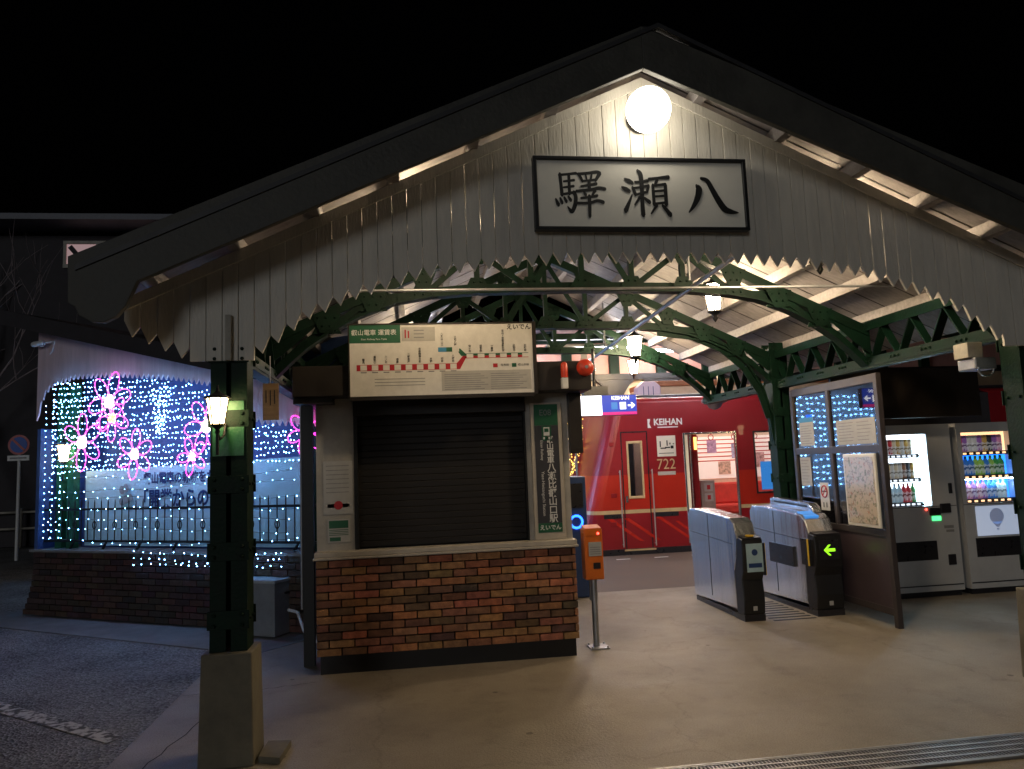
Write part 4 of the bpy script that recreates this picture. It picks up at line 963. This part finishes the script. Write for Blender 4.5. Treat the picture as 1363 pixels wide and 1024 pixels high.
# passenger door opening and frame
fw = MB().box(D2[0], D2[0] + .035, TY - .008, TY + .05, d2z[0], d2z[1]).box(D2[1] - .03, D2[1], TY - .008, TY + .05, d2z[0], d2z[1]).box(D2[0] + .035, D2[1] - .03, TY - .008, TY + .05, d2z[1] - .035, d2z[1])
pd = fw.build('passenger_door', M_steel, t, bevel=.006)
MB().box(D2[0] + .035, D2[0] + .10, TY + .03, TY + .06, .13, 1.93).build('door_leaf', emit('door_leaf_glow', (.75, .62, .45), .35, (.7, .6, .45)), pd)  # leaf glows by itself, standing in for light from the carriage
# interior
it = MB()
it.box(3.15, TR, TY + .03, TY + 2.5, .08, .1195); fo = it.build('floor', M_plat, t)
MB().box(4.45, TR, TY + 2.42, TY + 2.48, .12, 2.4).build('inner_wall', mat('inner_wall_cream', (.75, .55, .42), .5, var=.1), t)
MB().box(4.45, TR, TY + .1, TY + 2.42, 2.3, 2.33).build('ceiling', M_tcream, t)
for yy in (.7, 1.7): MB().box(4.6, TR - .2, TY + yy, TY + yy + .2, 2.26, 2.299).build('ceiling_light', E_tint, t)
for i in range(3):
    sx = 5.75 + i * 2.4
    MB().box(sx, sx + 1.9, TY + 1.95, TY + 2.41, .42, .6).box(sx, sx + 1.9, TY + 2.28, TY + 2.415, .6001, 1.02).build('seat', M_seat, t, bevel=.04)
MB().box(4.93, 5.02, TY + .5, TY + 2.4, .12, 2.28).build('partition_wall', M_tred, t)
MB().box(5.16, 5.42, TY + .8, TY + 2.3, .12, 1.12).build('priority_panel', mat('grey_panel', (.35, .3, .28), .5), t)
q = MB()
for z in (.8, .98): q.box(5.22, 5.38, TY + .792, TY + .7995, z - .05, z + .09)
pq = q.build('safety_card', M_paper, t); 
q = MB()
for z in (.83, 1.01): q.box(5.27, 5.33, TY + .788, TY + .7915, z - .05, z + .03)
q.build('red_mark', M_sred, pq)
MB().box(5.5, 9, TY + 2.405, TY + 2.418, 1.1, 1.95).build('window', emit('window_glow', (.95, .62, .5), .42), t)  # far pane glows by itself to brighten the view through the doorway
q = MB()
for i in range(6): q.box(5.5, 9, TY + 2.398, TY + 2.404, 1.45 + i * .085, 1.47 + i * .085)
q.build('blind_slats', M_seat, t)
for k_, (x, z, w_, h_, c_) in enumerate(((5.98, 1.62, .2, .26, (.5, .3, .5)), (6.2, 1.18, .26, .26, (.75, .5, .4)), (6.5, 1.5, .2, .3, (.45, .4, .6)), (6.9, 1.3, .3, .3, (.7, .4, .4)))):
    st_ = MB().box(x, x + w_, TY + 2.39, TY + 2.395, z, z + h_).build('window_poster', mat('poster_tint_%s' % 'abcd'[k_], c_, .5, var=.7, scale=14), t)
q = MB()
for x in (5.15, 5.45, 5.9, 6.3, 6.7): q.tube([(x, TY + .9, 2.25), (x, TY + .9, 1.95)], .008, 5); q.tube([(x + .05 * math.cos(a * .63), TY + .9, 1.9 + .05 * math.sin(a * .63)) for a in range(10)], .008, 5, closed=True)
q.build('hand_strap', M_sred, t)
MB().tube([(D2[0] + .2, TY + .2, .15), (D2[0] + .2, TY + .2, 2.25)], .016, 8).build('grab_pole', M_steel, t)
MB().box(4.96, 5.0, TY + .47, TY + .4999, 1.68, 1.9).build('warm_lamp', emit('amber_lamp', (1, .5, .12), 3), t)
MB().box(Wn[0], Wn[1], TY + .02, TY + .024, wz[0], wz[1]).build('window', M_glass, t)
MB().box(5.95, 6.6, TY + .03, TY + .04, .95, 1.43).build('blue_display', E_bluew, t)
wq = MB().box(Wn[0] - .03, Wn[0], TY - .006, TY + .02, wz[0] - .03, wz[1] + .03).box(Wn[1], Wn[1] + .03, TY - .006, TY + .02, wz[0] - .03, wz[1] + .03).box(Wn[0], Wn[1], TY - .006, TY + .02, wz[1], wz[1] + .03).box(Wn[0], Wn[1], TY - .006, TY + .02, wz[0] - .03, wz[0]).build('window_frame', M_vdark, t)
# roof equipment
MB().box(4.3, 9.5, TY + .9, TY + 2.0, 2.6, 2.86).build('air_conditioner', M_tcream, t, bevel=.02)
MB().box(4.3, 9.6, TY + .86, TY + 2.04, 2.8601, 2.96).build('roof_cover', M_tbrown, t, bevel=.02)
MB().prism([(4.02, 2.56), (4.46, 2.56), (4.46, 2.84), (4.36, 2.93), (4.14, 2.93), (4.02, 2.82)], TY + .62, TY + .85).build('end_shroud', mat('lavender_shroud', (.6, .5, .62), .5, var=.1), t, bevel=.02)
q = MB()
for x in (4.13, 4.22, 4.31): q.box(x, x + .012, TY + .615, TY + .6195, 2.6, 2.84)
q.build('shroud_slots', M_navy, t)
MB().tube([(3.3, TY + .25, 2.62), (TR, TY + .25, 2.64)], .03, 8).build('roof_rail', M_vdark, t)

# platform lamp over the train door
t = thing('platform_camera', 'small grey camera unit hanging over the train door on two thin rods', 'camera', (5.05, 11.6, 2.4))
MB().lathe([(.02, -.12), (.09, -.09), (.13, -.02), (.2, 0), (.2, .05)], (4.88, 11.4, 2.42), 16).build('housing', M_galv, t)
MB().tube([(4.83, 11.4, 2.45), (4.83, 11.4, 3.5)], .006, 5).tube([(4.96, 11.4, 2.45), (4.96, 11.4, 3.5)], .01, 5).build('rod', M_tgold, t)

# ------------------------------------------------------------------ platform display sign and ticket machine
t = thing('display_sign', 'lit white and blue platform direction sign hanging before the train nose', 'sign', (2.33, 8.6, 2.08))
MB().box(1.97, 2.7, 8.6, 8.68, 2.085, 2.33).build('housing', M_vdark, t)
MB().box(1.972, 2.27, 8.594, 8.5995, 2.09, 2.325).build('white_panel', E_infow, t)
MB().box(2.2705, 2.698, 8.594, 8.5995, 2.125, 2.325).build('blue_panel', E_infob, t)
MB().box(2.2705, 2.698, 8.594, 8.5995, 2.09, 2.1245).build('magenta_strip', E_infom, t)
m = text_mb('KEIHAN', .062, (2.5, 8.5935, 2.29), bold=.02)
MB().box(2.49, 2.565, 8.5925, 8.5938, 2.155, 2.24).build('pictogram', E_infot, t); MB().prism([(2.59, 2.19), (2.64, 2.19), (2.625, 2.165), (2.64, 2.165), (2.68, 2.2), (2.64, 2.235), (2.625, 2.235), (2.64, 2.21), (2.59, 2.21)], 8.5925, 8.5938).build('arrow', E_infot, t)
m.build('lettering', E_infot, t)
MB().box(2.385, 2.46, 8.5925, 8.5938, 2.155, 2.24).build('pictogram', E_bluew, t)
MB().tube([(2.2, 8.64, 2.33), (2.2, 8.64, 2.9)], .02, 8).box(2.05, 2.35, 8.59, 8.69, 2.3301, 2.44).build('hanger', M_vdark, t)
t = thing('ticket_machine', 'dark blue ticket machine with glowing blue ring behind the orange reader', 'ticket machine', (1.95, 8.55, 0))
MB().box(1.6, 2.0, 8.5, 8.95, .0, 1.38).build('cabinet', M_navy, t, bevel=.015)
MB().tube([(1.87 + .07 * math.cos(a * .42), 8.495, .86 + .07 * math.sin(a * .42)) for a in range(15)], .013, 8, closed=True).build('ring_light', E_blue, t)
MB().box(1.75, 1.96, 8.49, 8.499, 1.02, 1.3).build('screen', M_vdark, t)
t = thing('blue_lamp_sign', 'small glowing blue sign on a slim post near the train nose', 'sign', (2.25, 10.5, 0))
MB().box(2.32, 2.4, 10.48, 10.5, 1.93, 2.12).build('panel', E_blue, t); MB().tube([(2.36, 10.52, 0), (2.36, 10.52, 2.2)], .015, 6).build('pole', M_galv, t)
# tree wound with yellow lights
t = thing('lit_tree', 'slim young tree wound with yellow lights by the train nose', 'tree', (2.55, 13.3, 0))
tk = MB().tube([(2.7, 13.4, -.4), (2.75, 13.4, .6), (2.86, 13.42, 1.5), (2.9, 13.4, 2.3)], [.06, .05, .035, .02], 8).tube([(2.8, 13.4, 1.0), (3.05, 13.4, 1.8), (3.1, 13.4, 2.4)], [.035, .025, .015], 6).tube([(2.78, 13.4, .9), (2.5, 13.4, 1.5), (2.35, 13.4, 1.75)], [.03, .022, .012], 6)
tk.build('trunk', M_bark, t)
q = MB(); rr = random.Random(4)
for pts in ([(2.7, .0), (2.75, .6), (2.86, 1.5), (2.9, 2.3)], [(2.8, 1.0), (3.05, 1.8), (3.1, 2.4)], [(2.78, .9), (2.5, 1.5), (2.35, 1.75)]):
    for (a, za), (b, zb) in zip(pts, pts[1:]):
        for i in range(34):
            f_ = i / 34; q.octa((a + (b - a) * f_ + rr.uniform(-.06, .06), 13.36 + rr.uniform(-.05, .02), za + (zb - za) * f_), .012)
q = q.build('light_bulbs', E_ledy, t); q['kind'] = 'stuff'
# bright glazed shelter behind
t = thing('waiting_shelter', 'pale lit glazed shelter wall beyond the ticket machine', 'shelter', (2.0, 15.5, 0))
MB().box(1.2, 3.6, 15.5, 15.55, -.4, 2.6).build('wall', mat('shelter_wall', (.45, .5, .48), .4, var=.3, scale=3), t)
q = MB()
for x in (1.2, 1.8, 2.4, 3.0, 3.55): q.box(x, x + .05, 15.46, 15.4995, -.4, 2.6)
q.box(1.2, 3.6, 15.455, 15.4595, 1.2, 1.25).build('mullion', M_galv, t)

# ------------------------------------------------------------------ platform roof and far wall
t = thing('platform_roof', 'platform roof of pale boards and dark beams beyond the station hall', 'roof', (5, 11.5, 3.3))
MB().add([(-3, 10.15, 3.42), (14, 10.15, 3.42), (14, 14.9, 4.1), (-3, 14.9, 4.1)], [(0, 1, 2, 3)]).add([(-3, 10.15, 3.46), (14, 10.15, 3.46), (14, 14.9, 4.14), (-3, 14.9, 4.14)], [(3, 2, 1, 0)]).build('boards', M_pinkw, t)
for i in range(11):
    x = -2.6 + i * 1.55
    MB().bar((x, 10.2, 3.37), (x, 14.9, 4.04), .07, .09).build('rafter', M_green, t)
for yy, z in ((10.3, 3.3), (12.6, 3.62)): MB().box(-3, 14, yy, yy + .09, z, z + .09).build('beam', M_green, t)
t = thing('platform_wall', 'far platform wall of pink and cream boards with dark brackets behind the train', 'wall', (5, 14.6, 0))
MB().box(-3, 14, 14.8, 14.85, 3.32, 4.0).build('upper_boards', M_pinkw, t)
MB().box(-3, 14, 14.7, 14.95, 3.2, 3.3195).build('beam', M_black, t)
MB().box(-3, 14, 14.85, 14.9, 2.2, 3.1995).build('lower_boards', M_valw, t)
MB().box(-3, 14, 14.86, 14.95, -.4, 2.1995).build('base_wall', M_farb, t)
for i in range(10):
    x = 2.2 + i * 1.0
    q = MB().prism([(x - .06, 2.3), (x + .06, 2.3), (x + .07, 2.75), (x + .3, 3.1), (x + .42, 3.199), (x - .42, 3.199), (x - .3, 3.1), (x - .07, 2.75)], 14.72, 14.84).build('bracket', M_black, t)
    MB().box(x - .1, x + .1, 14.7, 14.7995, 3.32, 3.75).build('strut', M_green, t)
# fluorescent fittings
def tube_light(label, x0, x1, y, z):
    t = thing('tube_lamp', label, 'lamp', ((x0 + x1) / 2, y, z), 0, 'fluorescent tube lamps at the platform')
    MB().box(x0, x1, y - .05, y + .05, z + .03, z + .07).build('fitting', M_white, t); MB().tube([(x0 + .03, y, z), (x1 - .03, y, z)], .018, 8).build('tube', E_tube, t)
    return t
tube_light('long white tube lamp above the platform edge by the train nose', 2.0, 3.3, 10.6, 3.2)
tube_light('white tube lamp above the platform edge, over the train door', 4.4, 5.7, 10.6, 3.2)
tube_light('added white tube lamp over the train roof, lighting the far wall', 4.6, 5.9, 13.7, 3.62)  # extra tube, added to brighten the dark far wall
tube_light('white tube lamp by the far wall, beyond the train nose', 1.6, 2.9, 13.7, 3.62)
tube_light('short tube lamp above the platform behind the kiosk', 0.0, 1.2, 10.6, 3.2)
# right hand outer wall behind machines
t = thing('side_wall', 'brown boarded wall standing behind the vending machines', 'wall', (6, 8.2, 0))
MB().box(4.35, 7.0, 8.15, 8.2, 0, 2.2).build('boards', M_farb, t)

# ------------------------------------------------------------------ annex with the light display (local frame along the low wall)
def wt(name, label, cat, group=None): return thing(name, label, cat, WO, WR, group)
rg = random.Random(21)
t = wt('brick_wall', 'low dark brick wall with flared end under the light display', 'wall')
flare = lambda z: .02 + .16 * max(0, 1 - z / .55) ** 2
MB().box(-.0, 4.25, .05, .3, 0, .735).build('core', M_mort, t, world=False)
bricks(-.0, 4.25, .0, .735, 0, .2, .067, rg, ((.13, .075, .06), (.06, .042, .042)), gap=.008, flare=flare).build('brick_face', M_brick, t, world=False, bevel=.003)
MB().box(-.05, 4.25, -.03, .32, .7355, .765).build('coping', M_conc2, t, world=False, bevel=.006)
t = wt('iron_railing', 'black spiked iron railing standing on the low brick wall', 'railing')
q = MB().box(.05, 4.1, .08, .11, .845, .87).box(.05, 4.1, .08, .11, 1.21, 1.235); q.build('rail', M_black, t, world=False)
q = MB(); r2 = MB()
for i in range(36):
    x = .12 + i * .112
    q.tube([(x, .095, .87), (x, .095, 1.3), (x, .095, 1.34)], [.007, .007, .001], 6)
    if i % 3 == 1: r2.tube([(x + .03 * math.cos(a * .63), .095, 1.04 + .045 * math.sin(a * .63)) for a in range(10)], .006, 5, closed=True)
for i in range(7): q.bar((.5 + i * .55, .095, .766), (.56 + i * .55, .095, .85), .02, .02)
q.build('bars', M_black, t, world=False); r2.build('ornament', M_black, t, world=False)
t = wt('annex_building', 'pale boarded annex with arched zigzag fascia and dark eaves, hung with lights', 'building')
atop = [(-.03, 2.28), (.03, 2.5), (.12, 2.66), (.25, 2.745), (.65, 2.80), (1.28, 2.775), (2.23, 2.66), (2.78, 2.55), (3.1, 2.35), (3.45, 2.10), (4.1, 2.04), (4.4, 2.04)]
def rz(x): return 3.40 - .252 * x + (.0 if x < 2.9 else .0)
q = MB(); wd = .0755
for i in range(57):
    x0 = -.03 + i * wd; x1 = x0 + wd - .002; xm = (x0 + x1) / 2
    a, b = interp(atop, x0), interp(atop, x1); lo_ = min(a, b)
    zt0, zt1 = max(rz(x0), a + .2), max(rz(x1), b + .2)
    q.prism([(x0, zt0), (x0, a + .02), (xm, interp(atop, xm) - .045), (x1, b + .02), (x1, zt1)], .0, .02)
q.build('fascia_boards', M_annex, t, world=False)
MB().prism([(-.85, rz(-.85) + .17), (4.6, rz(4.6) + .17), (4.6, rz(4.6) + .02), (-.85, rz(-.85) + .02)], -.35, 3.0).build('roof', M_roof, t, world=False)
MB().bar((-.85, -.36, rz(-.85) + .1), (4.6, -.36, rz(4.6) + .1), .03, .17).build('eave_board', M_farb, t, world=False)
MB().box(.19, .30, .12, .2, .766, 2.72).box(.39, .50, .12, .2, .766, 2.72).build('post', M_greenl, t, world=False)
MB().box(4.02, 4.14, .12, .2, .0, 2.3).build('post', M_green, t, world=False)
MB().box(.0, 4.4, .6, .7, 0, 3.0).build('back_wall', M_navyw, t, world=False)
MB().box(-.03, .03, .021, 1.3, 0.766, 2.2).build('end_wall', M_navyw, t, world=False)
t = wt('banner', 'wide pale blue banner with black writing behind the railing', 'banner')
bz = MB(); N_ = 40
for i in range(N_):
    xa, xb = .56 + i * 3.34 / N_, .56 + (i + 1) * 3.34 / N_
    ya, yb = .24 + .012 * math.sin(xa * 7), .24 + .012 * math.sin(xb * 7)
    bz.add([(xa, ya, .79), (xb, yb, .79), (xb, yb, 1.66 + .015 * xb), (xa, ya, 1.66 + .015 * xa)], [(0, 1, 2, 3)])
bz.build('cloth', M_ban, t, world=False, fix=False)
merge(text_mb('叡山電車の軌跡をたどる', .14, (2.2, .222, 1.545), bold=.03, xs=.86), text_mb('「開業からのあゆみ」', .215, (2.36, .222, 1.31), bold=.03, xs=.86)).build('lettering', M_navy, t, world=False)
q = MB()
for i in range(5): q.lathe([(.05, 0), (.05, -.002)], (1.2 + .06 * (i % 3), .222 - .0005 * i, 1.3 + .07 * (i // 3) + .02 * i), 12, 'y')
q.build('crest_print', mat('banner_grey', (.3, .36, .38), .7), t, world=False)
# light strings: each row is one string
rl = random.Random(33); row = 0
def lstring(z0, x0, x1, step, y, amp, label, sz=1.0):
    global row
    o = wt('light_string', label, 'light string', 'strings of blue white lights in the display')
    b = MB(); wv = []
    x = x0; ph = rl.uniform(0, 6); segs = []
    while x < x1:
        zz = z0 + amp * math.sin(x * 1.4 + ph) + amp * .5 * math.sin(x * 5.1 + ph * 2) - .02 * math.sin((x - x0) / (x1 - x0) * math.pi)
        wv.append((x, y, zz))
        lim = interp(atop, x) - .05
        if zz < lim: b.octa((x + rl.uniform(-.014, .014), y - .01 + rl.uniform(-.02, .01), zz + rl.uniform(-.012, .012)), rl.uniform(.0042, .0085) * sz)
        x += step * rl.uniform(.7, 1.35)
    wv2 = [p for p in wv if p[2] < interp(atop, p[0]) - .04]
    if len(wv2) > 2: MB().tube(wv2[::2] + [wv2[-1]], .0025, 3).build('wire', M_wire, o, world=False)
    if b.v:
        bb = b.build('bulbs', E_led, o, world=False, fix=False); bb['kind'] = 'stuff'
    row += 1
ords = ['first', 'second', 'third', 'fourth', 'fifth', 'sixth', 'seventh', 'eighth', 'ninth', 'tenth', 'eleventh', 'twelfth', 'thirteenth', 'fourteenth', 'fifteenth', 'sixteenth', 'seventeenth', 'eighteenth']
for i in range(18):
    lstring(2.72 - i * .061, .40, 4.02, .052, -.07, .016, f'dense string of blue white lights, {ords[i]} row down from the arched fascia')
for i in range(7):
    lstring(1.58 - i * .115, .35, 4.0, .15, -.05, .025, f'sparse string of blue white lights over the banner, {ords[i]} row below its top edge', .8)
for i in range(3):
    lstring(.78 - i * .075, 1.75, 3.9, .11, -.06, .02, f'short string of blue white lights hanging on the brick wall, {ords[i]} row down')
# vertical strings on the green post
for i in range(3):
    o = wt('light_string', f'vertical string of pale lights on the green annex post, {["outermost", "middle", "nearest the banner"][i]} of three', 'light string', 'strings of lights on the annex post')
    b = MB()
    for k_ in range(22): b.octa((.12 + i * .14 + rl.uniform(-.01, .01), .02, .9 + k_ * .075), .006)
    b.build('bulbs', E_led, o, world=False, fix=False)['kind'] = 'stuff'
    MB().tube([(.12 + i * .14, .025, .88), (.12 + i * .14, .025, 2.55)], .0025, 3).build('wire', M_wire, o, world=False)
# magenta flower lights
def flower(x, z, r, n, rot, core, label, pr=.55):
    x += .11; z -= .005
    o = wt('flower_light', label, 'flower light', 'magenta flower lights in the display')
    y = -.10
    MB().octa((x, y - .01, z), r * .2).octa((x + r * .08, y - .012, z + r * .1), r * .13).octa((x - r * .1, y - .012, z - r * .08), r * .14).octa((x + .1 * r, y - .012, z - .12 * r), r * .12).build('centre', core, o, world=False, fix=False)
    for k_ in range(n):
        a = rot + 2 * math.pi * k_ / n
        pts = []; b = MB()
        for j in range(16):
            t_ = 2 * math.pi * j / 16
            u = r * .62 + r * .42 * math.cos(t_); v = r * .25 * math.sin(t_)
            pts.append((x + u * math.cos(a) - v * math.sin(a), y - .01, z + (u * math.sin(a) + v * math.cos(a))))
        b.tube(pts, .004, 4, closed=True)
        for p in pts[::1]: b.octa((p[0], p[1] - .004, p[2]), .0095)
        b.build('petal', E_ledr, o, world=False, fix=False)
flower(.83, 2.0, .32, 6, .5, E_ledw, 'magenta flower light with white centre beside the far lit lantern')
flower(1.27, 2.44, .33, 6, .2, E_ledw, 'tallest magenta flower light with white centre, below the arch top')
flower(1.32, 2.25, .26, 5, .9, E_ledy, 'magenta flower light with yellow centre, under the tallest flower')
flower(1.68, 1.83, .27, 6, .4, E_ledw, 'magenta flower light just above the banner, middle of the display')
flower(2.73, 2.08, .30, 6, .1, E_ledw, 'magenta flower light partly hidden by the near column')
flower(2.53, 1.77, .2, 5, .7, E_ledw, 'smallest magenta flower light, above the banner writing next to the column')
flower(4.02, 1.95, .22, 6, .3, E_ledr, 'magenta flower light cut off by the kiosk drain pipe')
o = wt('figure_light', 'white spiral icicle figure of lights beside the tallest flower', 'light figure')
pts = [(2.05 + .16 * (1 - k_ / 70) * math.sin(k_ * .9) * (.5 + .5 * abs(math.sin(k_ * .13))), -.005 + .05 * math.cos(k_ * .9), 2.56 - k_ * .0075) for k_ in range(70)]
b = MB()
for p in pts: b.octa(p, .0085)
b.build('bulbs', E_led, o, world=False, fix=False)['kind'] = 'stuff'
MB().tube(pts, .003, 3).build('wire', M_wire, o, world=False)
# second display behind the kiosk, on the far side of the platform end
t = thing('light_display_wall', 'pale wall with blue light strings standing behind the kiosk beyond the platform end', 'wall', (-1, 13.4, 0))
MB().box(-4.5, 2.0, 13.4, 13.5, -.4, 2.9).build('boards', mat('pale_blue_wall', (.35, .42, .5), .6), t)
for i in range(15):
    o = thing('light_string', f'string of blue white lights on the wall behind the kiosk, {ords[i]} row down', 'light string', (-1, 13.3, 2.6 - i * .12), 0, 'light strings on the wall behind the kiosk')
    b = MB()
    for k_ in range(46): b.octa((-3.2 + k_ * .11 + rl.uniform(-.02, .02), 13.33, 2.6 - i * .12 + rl.uniform(-.02, .02)), .016)
    b.build('bulbs', E_led, o, fix=False)['kind'] = 'stuff'
    MB().tube([(-3.2, 13.34, 2.6 - i * .12), (1.8, 13.34, 2.6 - i * .12)], .003, 3).build('wire', M_wire, o)
# camera on the annex wall
t = wt('security_camera', 'small white security camera high on the annex wall corner', 'camera')
MB().lathe([(.03, -.13), (.035, -.1), (.035, .05), (.02, .07)], (.12, -.08, 3.23), 12, 'x').build('body', M_white, t, world=False); MB().tube([(.2, -.07, 3.23), (.27, -.0, 3.25)], .012, 6).tube([(.27, -.005, 3.25), (.25, -.01, 3.14), (.2, -.01, 3.1)], .006, 6).build('arm', M_white, t, world=False)

# storage box, hose, wooden sign between column and kiosk
t = thing('storage_box', 'grey metal storage box standing behind the near column', 'box', (-1.45, 7.75, 0), math.radians(-31))
MB().box(-.28, .22, -.14, .2, .0, .5).build('body', mat('grey_box_paint', (.28, .3, .32), .5, var=.2), t, world=False, bevel=.006); MB().box(-.3, .24, -.16, .22, .5003, .53).build('lid', mat('pale_box_lid', (.5, .55, .58), .5), t, world=False, bevel=.006); MB().box(.221, .232, -.0, .06, .38, .40).build('handle', M_vdark, t, world=False)
t = MB().tube([(-1.2, 7.5, .25), (-1.1, 7.4, .24), (-1.02, 7.2, .12), (-.95, 7.05, .06), (-.85, 6.95, .05)], .016, 8).build('hose', M_white); tag(t, 'short white hose curving from the storage box to the kiosk', 'hose')
t = thing('hanging_sign', 'small tan wooden sign hanging between near column and kiosk', 'sign', (-1.0, 5.5, 1.93))
MB().box(-1.05, -.94, 5.5, 5.515, 1.935, 2.2).build('board', M_wood, t); MB().box(-1.03, -1.024, 5.498, 5.4998, 2.06, 2.15).box(-1.0, -.994, 5.498, 5.4998, 2.04, 2.15).box(-.97, -.964, 5.498, 5.4998, 2.05, 2.15).build('brush_strokes', M_ink, t)
MB().tube([(-1.0, 5.507, 2.2), (-1.0, 5.507, 2.4)], .004, 5).build('chain', M_galv, t)

# ------------------------------------------------------------------ beyond: sign, rail, trees, house
t = thing('no_parking_sign', 'round blue no parking sign with red ring on a white pole', 'road sign', (-8.12, 16.8, 0))
MB().tube([(-8.12, 16.8, -.02), (-8.12, 16.8, 2.4)], .038, 10).build('pole', M_white, t)
MB().lathe([(.21, 0), (.21, -.01)], (-8.12, 16.755, 2.36), 28, 'y').build('rim', M_sred, t); MB().lathe([(.165, 0), (.164, -.006)], (-8.12, 16.744, 2.36), 28, 'y').bar((-8.12, 16.744, 2.36), (-8.12, 16.744, 2.36001), .001, .001).build('disc', flat('road_sign_blue', (.03, .12, .55)), t)
MB().bar((-8.235, 16.734, 2.475), (-8.005, 16.734, 2.245), .006, .045).build('slash', M_sred, t)
MB().box(-8.33, -7.91, 16.74, 16.76, 2.03, 2.14).build('plate', M_white, t); MB().box(-8.28, -7.96, 16.736, 16.7395, 2.07, 2.1).build('plate_print', M_grayt, t)
t = thing('guard_rail', 'grey pipe guard rail along the road behind the no parking sign', 'guard rail', (-12, 20, 0))
q = MB()
for i in range(7): q.tube([(-16 + i * 1.6, 20, -.02), (-16 + i * 1.6, 20, .95)], .05, 8)
q.build('post', M_creamd, t)
q = MB()
for z in (.45, .85): q.tube([(-16, 20, z), (-6.2, 20, z)], .03, 8)
q.build('rail', M_creamd, t)
def bare_tree(label, x, y, h, seed):
    t = thing('bare_tree', label, 'tree', (x, y, 0), 0, 'leafless trees beyond the annex')
    rr = random.Random(seed); m = MB(); tw = MB()
    def br(p, d, l, r, n):
        pts = [p]; q = p
        for i in range(4):
            d = (d + Vector((rr.uniform(-.25, .25), rr.uniform(-.25, .25), rr.uniform(-.05, .2)))).normalized(); q = q + d * l / 4; pts.append(q)
        (m if n > 3 else tw).tube(pts, [r * (1 - .16 * i) for i in range(5)], 5)
        if n > 0:
            for i in range(3):
                e = pts[rr.choice((2, 3, 4))]; br(e, (d + Vector((rr.uniform(-.9, .9), rr.uniform(-.9, .9), rr.uniform(-.2, .6)))).normalized(), l * rr.uniform(.6, .85), r * .5, n - 1)
    br(Vector((x, y, 0)), Vector((0, 0, 1)), h * .4, .14, 4)
    m.build('trunk', M_bark, t); tw.build('branches', M_bark, t)
bare_tree('shorter leafless tree standing closest behind the no parking sign', -10.2, 18.2, 7.5, 3)
bare_tree('taller leafless tree standing between guard rail and dark house', -11.6, 19.0, 8.5, 8)
t = thing('distant_house', 'dark house behind the roof with one dim pinkish window', 'house', (-9, 22, 0))
MB().box(-13, -5.5, 20.2, 24, 0, 7.95).build('wall', M_farb, t)
MB().box(-13.6, -4.9, 19.3, 24.5, 8.1, 8.25).build('roof', mat('house_roof_edge', (.12, .13, .16), .5), t)
wf = MB().box(-8.85, -8.78, 20.15, 20.1995, 7.18, 7.72).box(-8.05, -7.98, 20.15, 20.1995, 7.18, 7.72).box(-6.6, -6.5, 20.15, 20.1995, 7.18, 7.72).box(-8.85, -6.5, 20.14, 20.1495, 7.721, 7.8).box(-8.85, -6.5, 20.14, 20.1495, 7.08, 7.179).build('window', M_creamd, t)
MB().box(-8.78, -6.6, 20.18, 20.1995, 7.18, 7.72).build('pane', E_farwin, wf)
MB().bar((-8.7, 20.17, 7.66), (-8.35, 20.17, 7.22), .01, .12).bar((-7.5, 20.17, 7.66), (-7.2, 20.17, 7.22), .01, .12).build('curtain', M_farb, wf)
